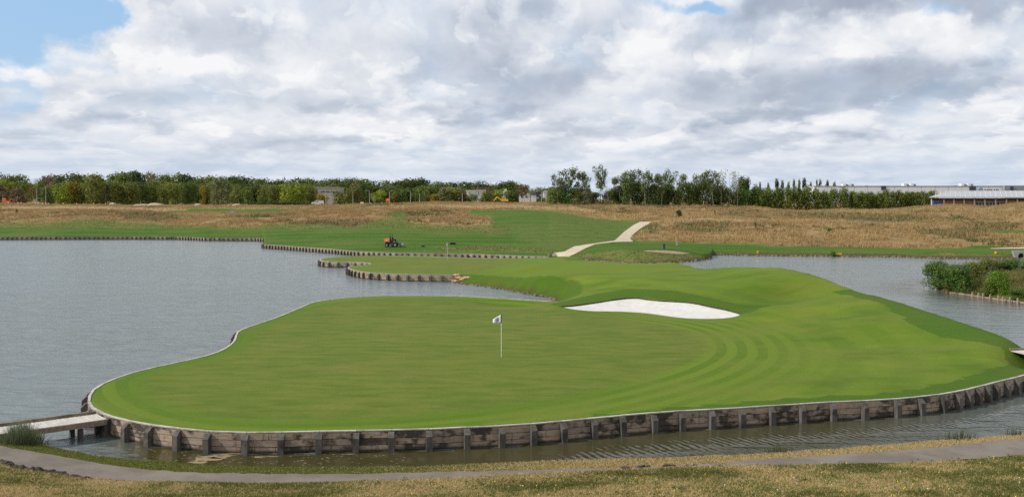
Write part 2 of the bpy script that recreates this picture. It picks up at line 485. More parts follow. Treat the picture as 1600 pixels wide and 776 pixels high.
def mainland_material():
    ma, g, b = material('links_grass', 0.9, 0.1)
    p = g.pos()
    dry, mid = g.attr('dry'), g.attr('mid')
    n1 = g.noise(p, 0.05, 5, 0.6)
    n2 = g.noise(g.v('MULTIPLY', p, (1, 0.55, 2.2)), 0.45, 6, 0.68)
    n3 = g.noise(p, 3.0, 4, 0.7)
    x, y, z = g.sep(p)
    st = g.m('SINE', g.m('MULTIPLY', g.m('ADD', g.m('ADD', y, g.m('MULTIPLY', x, 0.12)), g.m('MULTIPLY', n1, 9.0)), 2 * math.pi / 9.0))
    gr = g.mix(g.mr(st, -.5, .5), (0.044, 0.102, 0.008), (0.060, 0.120, 0.011))
    gr = g.mix(g.mr(n1, 0.42, 0.66, 0, 0.75), gr, (0.095, 0.130, 0.026))
    gr = g.mix(g.mr(n2, 0.60, 0.80, 0, 0.35), gr, (0.105, 0.115, 0.034))
    md = g.mix(g.mr(n2, 0.30, 0.68), (0.088, 0.118, 0.022), (0.200, 0.165, 0.066))
    md = g.mix(g.mr(n1, 0.42, 0.62, 0, 0.7), md, (0.068, 0.112, 0.018))
    dr = g.mix(g.mr(n2, 0.32, 0.68), (0.205, 0.138, 0.060), (0.310, 0.212, 0.097))
    dr = g.mix(g.mr(n1, 0.50, 0.70, 0, 0.55), dr, (0.140, 0.112, 0.044))
    n4 = g.noise(g.v('MULTIPLY', p, (0.5, 1.0, 1.0)), 0.16, 4, 0.62)
    dr = g.mix(g.mr(n4, 0.50, 0.66, 0, 0.75), dr, (0.115, 0.088, 0.034))
    dr = g.mix(g.mr(n3, 0.45, 0.75, 0, 0.40), dr, (0.150, 0.105, 0.048))
    dr = g.mix(g.attr('scrub'), dr, g.mix(g.mr(n2, .35, .65), (0.062, 0.070, 0.022), (0.120, 0.100, 0.040)))
    dr = g.mix(g.m('MULTIPLY', g.attr('mown'), 0.8), dr, g.mix(g.mr(n2, .35, .65), (0.250, 0.178, 0.085), (0.350, 0.250, 0.125)))
    c = g.mix(g.m('MULTIPLY', mid, 0.8), gr, md)
    c = g.mix(dry, c, dr)
    c = g.mix(g.attr('soil'), c, (0.075, 0.055, 0.032))
    g.put(b.inputs['Base Color'], c)
    g.put(b.inputs['Normal'], g.bump(g.m('ADD', n3, g.m('MULTIPLY', n2, 1.5)), 0.7, 0.35))
    return ma
def bank_material():
    ma, g, b = material('rough_bank_turf', 0.95, 0.08)
    p = g.pos()
    n1 = g.noise(p, 0.55, 5, 0.65); n2 = g.noise(p, 3.2, 6, 0.7); n3 = g.noise(p, 22.0, 4, 0.7)
    c = g.mix(g.mr(n1, 0.42, 0.62), (0.290, 0.220, 0.110), (0.140, 0.145, 0.042))
    c = g.mix(g.mr(n2, 0.45, 0.65, 0, 0.7), c, (0.320, 0.245, 0.125))
    c = g.mix(g.mr(n3, 0.5, 0.75, 0, 0.8), c, (0.120, 0.092, 0.045))
    c = g.mix(g.attr('lush'), c, g.mix(n2, (0.090, 0.120, 0.022), (0.175, 0.160, 0.050)))
    g.put(b.inputs['Base Color'], c)
    g.put(b.inputs['Normal'], g.bump(g.m('ADD', n3, n2), 0.8, 0.06))
    return ma
def sand_material(name, c1, c2, scale=2.0):
    ma, g, b = material(name, 0.95, 0.1)
    p = g.pos()
    n = g.noise(p, scale, 5, 0.6); n2 = g.noise(p, 30.0, 3, 0.7)
    rk = g.noise(g.v('MULTIPLY', p, (0.8, 3.5, 1)), 2.2, 3, 0.5)
    c = g.mix(g.mr(n, 0.3, 0.7), c1, c2)
    c = g.mix(g.mr(n2, 0.55, 0.8, 0, 0.25), c, tuple(x * 0.7 for x in c1))
    g.put(b.inputs['Base Color'], c)
    g.put(b.inputs['Normal'], g.bump(g.m('ADD', n2, g.m('MULTIPLY', rk, 1.5)), 0.3, 0.05))
    return ma
M_ISL, M_MAIN, M_BANK = island_material(), mainland_material(), bank_material()
M_SAND = sand_material('bunker_sand', (0.49, 0.475, 0.45), (0.56, 0.54, 0.515))
M_PATHSAND = sand_material('pale_gravel', (0.40, 0.335, 0.245), (0.50, 0.425, 0.32), 1.2)
def tarmac():
    ma, g, b = material('worn_tarmac', 0.9, 0.2)
    p = g.pos()
    n = g.noise(p, 0.8, 5, 0.6); n2 = g.noise(p, 26.0, 4, 0.75)
    c = g.mix(g.mr(n, 0.35, 0.65), (0.138, 0.118, 0.098), (0.185, 0.160, 0.132))
    c = g.mix(g.mr(n2, 0.5, 0.72, 0, 0.6), c, (0.070, 0.063, 0.055))
    c = g.mix(g.m('MULTIPLY', g.attr('edge'), g.mr(n2, 0.3, 0.6)), c, (0.165, 0.130, 0.085))
    g.put(b.inputs['Base Color'], c)
    g.put(b.inputs['Normal'], g.bump(n2, 0.5, 0.02))
    return ma
M_TARMAC = tarmac()
M_SOIL = simple('damp_soil', (0.060, 0.042, 0.026), 0.95, var=0.4, scale=4)

# ------------------------------------------------------------------ the island with the two greens
ZW = 0.7      # level of the turf behind the timber walls
front_px = [(164, 647), (179, 652), (210, 659), (245, 665), (288, 670), (333, 674), (389, 675.5), (440, 675), (501, 673.5), (556.6, 672.5), (615, 671.5), (670, 670.2),
            (728, 667.4), (782.6, 665), (831.6, 662), (878, 657.8), (925, 653), (970, 649), (1018, 645), (1063, 641.8), (1109, 639.4), (1155, 637), (1199, 634),
            (1249.5, 631), (1298, 628), (1348.5, 626), (1398, 623), (1435, 619.7), (1469, 616), (1492, 612), (1508.6, 608.6), (1523, 605), (1538, 601.5), (1551.5, 597.9),
            (1568, 594), (1584, 590.4), (1600, 586), (1628, 577), (1655, 567)]
left_px = [(600, 462.3), (570, 463.6), (541, 465.5), (515, 468), (491, 472), (464, 483), (440, 493), (418, 501), (400, 507), (385, 512), (373, 517.5), (369, 524), (367, 531.5), (358, 540.5), (344, 548.5),
           (329, 554), (285.5, 564.5), (239, 574.5), (205, 583), (185, 589.5), (164, 598), (149, 606.5), (141, 616), (139, 627), (146, 638.5), (164, 647)]
inlet_px = [(862, 470.8), (835, 469.4), (800, 467.5), (750, 464.2), (687, 462.2), (640, 462), (600, 462.3)]
front = smooth_line([P(*q, ZW) for q in front_px], 0.5)
left = smooth_line([P(*q, ZW) for q in inlet_px[:-1] + left_px], 0.5)
right_shore = smooth_line([(25.5, 46.6), (27.2, 48.2), (28.2, 50.5), (28.3, 54), (28.0, 62), (26.8, 70), (25.8, 76), (24.0, 84), (22.0, 90), (19.6, 95.5), (18.4, 99), (15, 101.5), (11.5, 104.5), (10.5, 109), (10, 115),
                           (8.5, 121), (6.5, 126), (4.9, 130)], 0.8)
back_px = [(857, 402.5), (800, 403.4), (750, 403.2), (700, 401.6), (660, 400.2), (600, 399.5), (558, 400), (524, 402), (509, 403.2), (502.5, 404.4), (499.8, 406), (503, 407.4), (514, 408.6),
           (530, 409), (547.7, 409.2), (565, 410), (576, 411), (580, 412.2), (574, 413.6), (560, 414.9), (550, 416), (544.5, 417.4), (545, 419.2), (551, 421.4), (558, 423), (574.6, 425.7), (600, 427.2), (628, 428.4), (655, 429), (685, 429.4), (709, 429.5)]
back = smooth_line([P(*q, ZW) for q in back_px], 0.6)
cove_shore = smooth_line([P(711, 436, 0.35), P(716, 442.5, 0), P(740, 445.5, 0), P(775, 450.5, 0), P(812, 457.5, 0), P(850, 464, 0), P(864, 467.4, 0), P(868, 469, 0.1), P(866, 470.6, 0.45)], 0.8)
outline = np.vstack([front[:-1], right_shore, back, cove_shore, left[:-1]])
keep = [0]
for i in range(1, len(outline)):
    if np.hypot(*(outline[i] - outline[keep[-1]])) > 0.15:
        keep.append(i)
outline = outline[keep]

bunker_line = [P(872, 479.3, 0.95)] + [PD(*q) for q in ((893, 477.2, 69.0), (915, 474, 69.6), (938, 470.5, 70.0), (960, 467, 70.3), (978, 464.8, 70.6), (998, 464.6, 70.4), (1012, 466.6, 69.8), (1030, 468.6, 69.4), (1050, 469.8, 69.1), (1072, 471, 68.6), (1090, 473.4, 68.0), (1112, 478.5, 67.0), (1135, 483, 66.2), (1157, 488.8, 65.2))] \
    + [P(1150, 493, 0.9), P(1130, 496.2, .82), P(1090, 497.6, .76), P(1062, 496.4, .75), P(1035, 492.6, .75), P(1015, 489.6, .75), P(990, 487.4, .77), P(960, 486.6, .80), P(925, 486.4, .84), P(895, 484, .88)]
bk = smooth_line(bunker_line + [bunker_line[0]], 0.45)[:-1]

ctrl = []
for arr in (front, left):
    ctrl += [(q[0], q[1], ZW) for q in arr[::8]]
ctrl += [(q[0], q[1], ZW) for q in back[::7]]
ctrl += [q for q in bunker_line]
ctrl += [PD(*q) for q in ((868, 470.5, 72), (900, 463.5, 73.2), (930, 457, 74), (958, 451.5, 74.6), (985, 449, 74.6), (1015, 449.4, 74), (1050, 452, 72.8), (1080, 457.5, 71.4), (1105, 463, 70.2), (1150, 474, 68.2), (1185, 481, 66.6),
                          (1115, 419, 89), (1150, 420.6, 85), (1200, 427.6, 80), (1250, 442, 75), (1300, 459.5, 70), (1340, 469, 66), (1400, 485, 61), (1450, 500, 57), (1500, 517.5, 53.2), (1550, 534.5, 49.8), (1590, 548.5, 47.9),
                          (1022, 411.4, 97.5), (1052, 410.2, 97), (1074, 411.2, 96.5), (1097, 420, 92.5), (1003, 411.6, 102), (975, 406.5, 107), (950, 403.2, 110), (915, 400.8, 113), (888, 400.4, 118), (868, 401.6, 124),
                          (840, 413, 100), (880, 411.8, 99), (930, 410.8, 97), (970, 412.5, 96), (1000, 418, 92), (900, 407, 106), (940, 407.5, 104),
                          (920, 436, 83.5), (1000, 436, 82), (1050, 434, 82.5), (1100, 430, 84), (960, 425, 90), (860, 432, 87.5), (880, 455, 79), (910, 447, 81), (860, 452, 83),
                          (820, 425, 97.5), (800, 440, 88.8), (1150, 447, 75), (1100, 446, 77), (1200, 459, 72), (1200, 479, 65), (1240, 478.5, 64.5), (1290, 476.5, 64.5), (1222, 467, 71), (1275, 466.5, 69.5), (1250, 500, 60), (1180, 500, 61), (1340, 497, 58.5))]
ctrl += [P(*q) for q in ((1300, 545, .78), (1400, 560, .80), (1500, 565, .88), (1200, 505, .86), (1300, 497, 1.16), (1400, 522, 1.06), (1480, 540, 1.0), (1150, 560, .74), (1250, 590, .73), (1400, 590, .74),
                         (500, 500, .74), (700, 480, .74), (700, 560, .76), (900, 520, .78), (1000, 600, .73), (400, 600, .73), (850, 481, .8), (600, 620, .73), (1000, 520, .76), (1080, 540, .74), (550, 560, .75), (820, 600, .75), (800, 630, .72),
                         (640, 415, .74), (720, 410, .76), (600, 405, .72), (760, 415, .86), (700, 424, .72), (740, 432, .8), (780, 445, .66), (830, 458, .62), (1030, 503, .73), (940, 497, .77), (780, 425, .9))]
C = np.array(ctrl)
_, ui = np.unique(np.round(C[:, :2] / 0.8), axis=0, return_index=True)
C = C[ui]
def tps(r2):
    return r2 * np.log(np.maximum(r2, 1e-9)) * 0.5
n = len(C); SCL = 40.0
A2 = ((C[:, None, :2] - C[None, :, :2])**2).sum(-1) / SCL**2
Pm = np.c_[np.ones(n), C[:, :2] / SCL]
KK = np.zeros((n + 3, n + 3)); KK[:n, :n] = tps(A2) + np.eye(n) * 2e-5; KK[:n, n:] = Pm; KK[n:, :n] = Pm.T
WTS = np.linalg.solve(KK, np.r_[C[:, 2], 0, 0, 0])
nat1 = np.vstack([right_shore]); nat2 = cove_shore
wall_lines = [front, left, back]
def island_z(xy):
    out = np.zeros(len(xy))
    for i in range(0, len(xy), 3000):
        q = xy[i:i + 3000]
        r2 = ((q[:, None] - C[None, :, :2])**2).sum(-1) / SCL**2
        out[i:i + 3000] = tps(r2) @ WTS[:n] + np.c_[np.ones(len(q)), q / SCL] @ WTS[n:]
    out = np.maximum(out, 0.45)
    hillm = sst(xy[:, 1], 58, 72) * sst(xy[:, 0] + (xy[:, 1] - 60) * .45, 0, 10) * (1 - sst(xy[:, 1], 80, 90))
    hb = np.exp(-((xy[:, 0] - 11) / 9.0)**2 - ((xy[:, 1] - 69) / 6.0)**2)
    out = out + hillm * (1 - hb) * ((fbm(xy[:, 0] * .11 + 3.3, xy[:, 1] * .085 + 1.7, 2, 31) - .375) * 1.9)
    dw = np.min([dist_line(xy, l[::2]) for l in wall_lines], axis=0)
    out = ZW + (out - ZW) * sst(dw, 0.0, 1.6)
    dn = np.minimum(dist_line(xy, nat1[::2]), dist_line(xy, nat2))
    return -0.3 + (out + 0.3) * sst(dn, -0.6, 2.3), dn, dw

gx = []
for y0, y1, st in ((30, 82, 0.55), (82, 140, 0.95)):
    xs, ys = np.meshgrid(np.arange(-27, 31, st), np.arange(y0, y1, st))
    gx.append(np.c_[xs.ravel(), ys.ravel()])
gx = np.vstack(gx) + RNG.uniform(-.08, .08, (sum(len(a) for a in gx), 2))
gx = gx[inside(gx, outline)]
gx = gx[dist_line(gx, outline, True) > 0.3]
dbk = dist_line(gx, bk, True)
gx = gx[(dbk > 0.25)]
V2, T = tri_grid(outline, [bk], [tuple(q) for q in gx])
Z, DN, DW = island_z(V2)
putt_poly = [P(*q, .74)[:2] for q in ((222, 592), (262, 578), (330, 563), (372, 548), (395, 530), (402, 515), (440, 502), (475, 488), (520, 476), (590, 469), (680, 468.4), (760, 470), (830, 475), (880, 488), (960, 498), (1040, 508), (1090, 522), (1104, 540), (1096, 556),
                                       (1060, 574), (1010, 590), (940, 607), (850, 624), (750, 638), (640, 648), (520, 654), (420, 655), (330, 648), (265, 632), (228, 612))]
putt_poly = smooth_line(putt_poly + [putt_poly[0]], 0.6)[:-1]
putt2 = [P(*q, .74)[:2] for q in ((522, 404), (560, 402.3), (610, 401.8), (700, 403.6), (790, 406), (815, 410), (800, 417), (760, 423), (710, 426.5), (650, 426), (600, 424), (565, 420.5), (556, 418), (580, 415.5), (592, 412.5), (582, 409.5), (545, 407.5), (520, 406.5))]
def sd(xy, poly):
    d = dist_line(xy, poly, True)
    return np.where(inside(xy, poly), -d, d)
d1, d2 = sd(V2, putt_poly), sd(V2, putt2)
putt = np.maximum(sst(-d1, -0.25, 0.25), sst(-d2, -0.4, 0.4))
second = (V2[:, 1] > 86).astype(float)
# longer grass: strip above the front wall, right rim, bunker face, cove bank, back of the hump
fx = CX + V2[:, 0] / V2[:, 1] * F
dfw = dist_line(V2, front[::2])
wid = np.interp(fx, [700, 850, 1000, 1200, 1450, 1600], [0.0, 0.25, 0.55, 0.95, 1.2, 1.6])
rough = sst(wid - dfw, -0.12, 0.12) * (wid > 0.01)
rim = [PD(*q)[:2] for q in ((1300, 462, 70), (1370, 478, 64), (1385, 483, 62.3), (1405, 494, 59.3), (1432, 514, 55), (1475, 527, 52.2), (1510, 534, 50.7), (1545, 540, 49.5), (1570, 547, 48.2), (1586, 558, 46.5), (1590, 566, 45.6), (1640, 575, 45), (1690, 545, 50), (1600, 470, 70))]
rough = np.maximum(rough, sst(-sd(V2, rim), -0.15, 0.15))
face = [PD(*q)[:2] for q in ((855, 476, 71), (885, 468, 72.3), (930, 458.5, 73.6), (985, 450.5, 74.3), (1050, 453.4, 72.5), (1105, 464.5, 70), (1150, 475, 68), (1205, 477, 68), (1206, 483, 66.4), (1180, 491, 64.6), (1158, 492, 64.6), (1130, 484, 66), (1050, 470.5, 69), (990, 465, 70.5), (940, 471, 70), (872, 480, 68.5))]
rough = np.maximum(rough, 0.85 * sst(-sd(V2, face), -0.25, 0.35))
rough = np.maximum(rough, 0.9 * (1 - sst(dist_line(V2, cove_shore), 1.4, 2.6 + 1.2 * vnoise(V2[:, 0] * .3, V2[:, 1] * .3))))
lump = [PD(*q)[:2] for q in ((862, 405.5, 118), (900, 402, 113), (945, 404, 109), (975, 408, 105), (930, 409.5, 103), (880, 409.5, 106))]
rough = np.maximum(rough, 0.55 * sst(-sd(V2, lump), -0.8, 0.8))
soil = (1 - sst(DN, 0.25, 0.75)) * 0.9
V3 = np.c_[V2, Z]
me = mesh_np('island', V3, T, True, {'putt': putt, 'pdist': np.where(V2[:, 1] > 88, 1.2, np.maximum(d1, 0)), 'rough': rough, 'second': second, 'soil': soil, 'ringm': 0.75 * (1 - sst(V2[:, 0], 2, 9))})
tag(link('island', me, M_ISL), kind='structure')
BV_I = bvh_of(V3, T)
# soil skirt under the turf edge and round the bunker
def skirt(name, line, z0s, z1, mat, closed=True):
    k = len(line)
    v = [(q[0], q[1], z) for q, z in zip(line, z0s)] + [(q[0], q[1], z1 if np.isscalar(z1) else z1[i]) for i, q in enumerate(line)]
    f = [(i, (i + 1) % k, k + (i + 1) % k, k + i) for i in range(k if closed else k - 1)]
    return link(name, mesh_np(name, v, f, True), mat)
zo = island_z(outline)[0]
tag(skirt('island_soil_edge', outline, zo, -0.6, M_SOIL), kind='structure')
zb = island_z(bk)[0]
tag(skirt('bunker_lip', bk, zb, zb - 0.35, M_SOIL), kind='structure')
inn = gx0 = []
xs, ys = np.meshgrid(np.arange(2, 17, .4), np.arange(60, 73, .4))
q = np.c_[xs.ravel(), ys.ravel()]; q = q[inside(q, bk)]; q = q[dist_line(q, bk, True) > 0.2]
SV, ST = tri_grid(bk, [], [tuple(a) for a in q])
sz = island_z(SV)[0]
sde = dist_line(SV, bk, True)
sz = sz - 0.10 - 0.14 * sst(sde, 0, 1.2) + 0.03 * (fbm(SV[:, 0] * 1.3, SV[:, 1] * 2.0) - .5)
tag(link('bunker_sand', mesh_np('bunker_sand', np.c_[SV, sz], ST, True), M_SAND), kind='structure')

# ------------------------------------------------------------------ the mainland beyond the lake
shore_px = [(-700, 367.5), (0, 369.6), (206, 369), (283, 369.4), (322, 371), (400, 371.4), (412, 372), (413, 381.6), (440.5, 383.5), (482, 386.5), (516, 389), (558, 392.7), (600, 394.4), (642, 395.5), (682, 396), (725, 396.4), (770, 398), (857, 401),
            (866, 402), (890, 403.5), (950, 408), (990, 411.5), (1015, 411.6), (1065, 408.6), (1100, 405.6), (1112, 403), (1113, 397.2), (1160, 398), (1200, 398.6), (1303, 399.6), (1406, 400.6), (1458, 402.8), (1535, 403.8), (1600, 403.8), (2400, 406)]
toe = [(-700, 347, 245), (0, 347, 242), (144, 342, 246), (232, 348, 236), (400, 352, 222), (520, 356, 205), (600, 361, 192), (700, 370, 178), (800, 378, 165), (857, 381, 160), (900, 379, 160), (950, 376, 163), (1000, 380, 165), (1100, 380.5, 167), (1200, 382, 168), (1400, 385, 166), (1600, 387, 163), (2400, 388, 165)]
ridge = [(-700, 331, 285), (0, 331, 285), (200, 331.5, 285), (300, 333, 282), (400, 333.5, 278), (480, 333.5, 272), (560, 331, 265), (610, 330.5, 262), (640, 329.5, 260), (700, 327.6, 258), (740, 330.2, 254), (800, 329.6, 250), (840, 333, 240), (880, 340, 226), (930, 349, 210), (975, 356, 198), (1000, 350, 208), (1060, 346.5, 215), (1200, 344.5, 220), (1330, 347.5, 214),
         (1400, 349.5, 211), (1450, 351.5, 208), (1500, 357, 201), (1540, 363, 194), (1600, 364, 193), (2400, 364, 195)]
crest = [(-700, 317.5, 385), (0, 316.5, 380), (100, 318, 380), (200, 319.5, 378), (400, 320, 372), (480, 320.3, 370), (540, 319, 366), (600, 316.6, 360), (680, 314.8, 356), (800, 316, 345), (860, 315.5, 335), (1000, 318, 320), (1100, 320.6, 310), (1160, 321, 305), (1190, 322.5, 303), (1215, 326.5, 301), (1250, 328.6, 300), (1280, 327.4, 298), (1320, 325.4, 295), (1370, 327, 291),
         (1400, 325.4, 286), (1440, 321.5, 279), (1480, 318.2, 273), (1510, 319, 271), (1540, 321.6, 270), (1560, 320.6, 268), (1580, 317.2, 264), (1600, 315.5, 260), (1650, 314.5, 258), (2400, 316, 260)]
cols = np.r_[np.arange(-700, -40, 20), np.arange(-40, 411, 4), 412, 413, np.arange(416, 1110, 4), 1112, 1113, np.arange(1116, 1644, 4), np.arange(1650, 2401, 20)].astype(float)
nat = cols > 862
zsh = np.where(nat, 0.12, ZW)
pyA = interp(cols, shore_px)
dA = F * (HC - zsh) / (pyA - HY)
def row(tab):
    py, d = interp(cols, tab, 1), interp(cols, tab, 2)
    ker = np.array([1, 2, 3, 2, 1]) / 9.0
    for a in (py, d):
        b = np.convolve(np.pad(a, 2, 'edge'), ker, 'valid'); a[:] = np.convolve(np.pad(b, 2, 'edge'), ker, 'valid')
    return d, HC - (py - HY) / F * d
dT, zT = row(toe); dR, zR = row(ridge); dC, zC = row(crest)
zC = zC - 0.40          # the standing grass adds the rest
zR = zR - 0.25
# hump of the little tee peninsula and a lip just above the far walls
dB1 = dA + np.where(nat, 2.6, 2.0); zB1 = np.where(nat, 0.75, ZW + 0.05)
pen = np.clip(1 - np.abs(cols - 1000) / 125, 0, 1)
zB1 = zB1 + 0.9 * sst(pen, 0, 0.8); dB1 = dB1 + 5.5 * sst(pen, 0, 0.8)
dB1 = np.minimum(dB1, dA + (dT - dA) * 0.5)
tt = (dB1 - dA) / (dT - dA)
dD = dR + (dC - dR) * 0.42; zD = np.minimum(zR + (zC - zR) * 0.16, zR + 0.8)
stepdown = np.interp(cols, [1180, 1215, 1300, 1440], [0.9, 1.5, 1.5, 0.9])
keys_d = [dA, dB1, dT, dR, dD, dC, dC + 40, np.maximum(dC + 150, 480), np.full_like(dC, 900), np.full_like(dC, 4200)]
keys_z = [zsh, zB1, zT, zR, zD, zC, zC - stepdown, np.full_like(dC, 5.6), np.full_like(dC, 5.6), np.full_like(dC, 5.6)]
subs = [7, 12, 18, 7, 14, 5, 4, 2, 2]
rows_d, rows_z = [], []
KD, KZ = np.array(keys_d), np.array(keys_z)
SL = np.zeros_like(KD)
for i in range(1, len(KD) - 1):
    s0 = (KZ[i] - KZ[i - 1]) / (KD[i] - KD[i - 1]); s1 = (KZ[i + 1] - KZ[i]) / (KD[i + 1] - KD[i])
    SL[i] = np.where(s0 * s1 > 0, 2 * s0 * s1 / np.where(s0 + s1 == 0, 1, s0 + s1), 0)
SL[0] = (KZ[1] - KZ[0]) / (KD[1] - KD[0])
for i, kx in enumerate(subs):
    for j in range(kx + (i == len(subs) - 1)):
        t = j / kx; L = KD[i + 1] - KD[i]
        rows_d.append(KD[i] + L * t)
        rows_z.append((2 * t**3 - 3 * t**2 + 1) * KZ[i] + (t**3 - 2 * t**2 + t) * SL[i] * L + (-2 * t**3 + 3 * t**2) * KZ[i + 1] + (t**3 - t**2) * SL[i + 1] * L)
rows_d.insert(0, dA - np.where(nat, 0.5, 0.02)); rows_z.insert(0, np.full_like(dA, -0.5))
MD, MZ = np.array(rows_d), np.array(rows_z)
MX = (cols[None] - CX) / F * MD
# pixel position each point has before the small bumps are added
MPX = np.repeat(cols[None], len(MD), 0); MPY = HY + (HC - MZ) / MD * F
dry_poly = [(-900, 200), (-900, 341), (0, 339.5), (60, 338.5), (110, 338), (180, 342), (240, 347.5), (300, 351), (350, 351), (400, 352), (464, 349), (503, 350), (555, 353), (582, 349), (606, 341), (612, 331), (628, 327), (638, 329),
            (632, 345), (645, 349.5), (680, 352), (727, 354), (766, 352.5), (766, 338), (745, 336.5), (727, 332), (738, 327.6), (800, 327.2), (850, 328.4), (880, 333), (930, 340.5), (985, 345), (1022, 345), (1007, 356), (996, 366), (988, 372),
            (1000, 378), (1040, 379), (1100, 380.5), (1200, 383.5), (1303, 384.5), (1400, 386.5), (1480, 387.5), (1530, 384), (1600, 386), (2600, 388), (2600, 200)]
strips = [[(235, 331), (300, 326.4), (400, 327), (470, 325), (520, 325.5), (480, 328.6), (400, 333.4), (300, 333)], [(1375, 331), (1400, 327), (1440, 328), (1432, 331)], [(1535, 361), (1570, 360.5), (1640, 362), (1640, 367), (1560, 366)]]
mids = [[(-900, 347.5), (0, 346), (85, 347), (144, 342), (180, 345), (232, 349), (283, 351.5), (400, 352.5), (460, 350), (555, 353), (640, 349), (760, 353), (800, 356), (780, 366), (700, 361), (600, 356), (500, 356.5), (400, 358), (300, 357), (-900, 350)],
        [(-900, 336), (0, 336), (110, 334), (240, 345), (400, 351.5), (400, 354), (283, 352.5), (180, 346.5), (144, 341.5), (85, 348.5), (-900, 348)],
        [(850, 333), (900, 336), (985, 345), (1018, 346), (985, 372), (960, 377), (925, 382), (880, 394), (850, 398), (850, 385), (800, 372), (800, 350), (860, 350)],
        [(895, 399.5), (915, 394), (950, 390.5), (1000, 390), (1050, 392.5), (1090, 399), (1114, 404), (1000, 415), (920, 412)],
        [(1113, 394), (1200, 395), (1400, 396), (1700, 396), (1700, 410), (1113, 402)],
        [(1020, 350), (1075, 347), (1135, 351), (1140, 361), (1090, 364), (1010, 360), (990, 374), (984, 372), (996, 356)],
        [(590, 352), (609, 332), (618, 327), (640, 327), (634, 346), (650, 354)],
        [(680, 386), (760, 383), (850, 388), (850, 394), (760, 392), (690, 392)]]
flat = np.c_[MPX.ravel(), MPY.ravel()]
jit = (fbm(MX.ravel() * .22, MD.ravel() * .12, 3) - .45)
flat_j = flat + np.c_[jit * 26, jit * 6.0]
def pxmask(polys, soft):
    r = np.zeros(len(flat))
    for po in polys:
        d = sd(flat_j * np.array([0.35, 1.0]), [(a * 0.35, b) for a, b in po])
        r = np.maximum(r, sst(-d, -soft, soft))
    return r
front_rows = (np.arange(len(MD)) <= 1 + sum(subs[:5])).repeat(len(cols))
dry = pxmask([dry_poly], 1.5)
beyond = ~front_rows
dry = np.where(beyond, 1.0, dry)
dry = dry * (1 - pxmask(strips, 0.6) * front_rows)
mid = np.maximum(pxmask([m for i, m in enumerate(mids) if i != 2], 1.6), 0.42 * pxmask([mids[2]], 2.5))
dry = np.maximum(dry, 0.75 * pxmask([mids[1]], 1.2) * front_rows)
soilm = np.where(np.repeat(nat[None], len(MD), 0).ravel(), (1 - sst((MD - dA[None]).ravel(), 0.4, 1.4)), 0.0)
scrubs = [[(1060, 349), (1100, 346.5), (1140, 350), (1142, 361), (1090, 365), (1050, 360)], [(1425, 356), (1470, 353), (1540, 358), (1545, 372), (1480, 374), (1430, 366)], [(180, 334), (225, 331.5), (262, 334), (290, 341), (250, 346), (200, 343)],
          [(1120, 331), (1160, 329), (1165, 337), (1120, 339)], [(1500, 347), (1560, 343), (1600, 350), (1580, 360), (1510, 358)], [(925, 325), (945, 322), (950, 331), (930, 333)], [(1000, 352), (1030, 349), (1040, 360), (1010, 368)], [(1240, 333), (1300, 331), (1420, 336), (1460, 344), (1400, 347), (1250, 341)], [(440, 345), (560, 343), (600, 347), (560, 353), (450, 350)]]
mowns = [[(1015, 344), (1100, 341), (1200, 340.5), (1330, 343), (1440, 346), (1440, 349), (1330, 347.5), (1200, 345.5), (1060, 347), (1015, 348)], [(-900, 321), (100, 322), (250, 325), (420, 330), (420, 333), (200, 329), (100, 327), (-900, 326)], [(660, 320), (800, 321), (900, 323), (960, 333), (900, 331), (800, 325.5), (700, 325)]]
scrub, mown = pxmask(scrubs, 2.2), pxmask(mowns, 1.2)
bump = (fbm(MX * .085, MD * .06, 4, 3) - .46) * 2.2 + (fbm(MX * .5, MD * .4, 2, 9) - .4) * 0.35
bump *= dry.reshape(MD.shape) * sst(MD - dA[None], 2, 14) * np.where(MD > 470, 0.3, 1.0) * (0.25 + 0.75 * sst(np.abs(MD - dC[None]), 4, 34))
MZ = MZ + bump
nc = len(cols); nr = len(MD)
idx = np.arange(nr * nc).reshape(nr, nc)
Q = np.stack([idx[:-1, :-1], idx[:-1, 1:], idx[1:, 1:], idx[1:, :-1]], -1).reshape(-1, 4)
MV = np.stack([MX, MD, MZ], -1).reshape(-1, 3)
me = mesh_np('mainland', MV, Q, True, {'dry': dry, 'mid': mid, 'soil': soilm, 'scrub': scrub, 'mown': mown})
tag(link('mainland', me, M_MAIN), kind='structure')
BV_M = bvh_of(MV, Q)

# pale gravel path over the mainland
def strip_px(name, lft, rgt, mat, bvh, n_al=60, n_ac=6, lift=0.05, ragged=0.0, attr=False):
    lf, rg = dense([(a, b) for a, b in lft], 2.0, False), dense([(a, b) for a, b in rgt], 2.0, False)
    def samp(l, t):
        s = np.r_[0, np.cumsum(np.hypot(*np.diff(l, axis=0).T))]
        return np.array([np.interp(t * s[-1], s, l[:, 0]), np.interp(t * s[-1], s, l[:, 1])])
    vs = []
    for i in range(n_al + 1):
        a, b = samp(lf, i / n_al), samp(rg, i / n_al)
        for j in range(n_ac + 1):
            q = a + (b - a) * j / n_ac
            h = cast(bvh, q[0], q[1])
            if h is None: h = Vector(PD(q[0], q[1], 150))
            vs.append((h.x, h.y, h.z + lift))
    f = [(i * (n_ac + 1) + j, i * (n_ac + 1) + j + 1, (i + 1) * (n_ac + 1) + j + 1, (i + 1) * (n_ac + 1) + j) for i in range(n_al) for j in range(n_ac)]
    return tag(link(name, mesh_np(name, vs, f, True), mat), kind='structure')
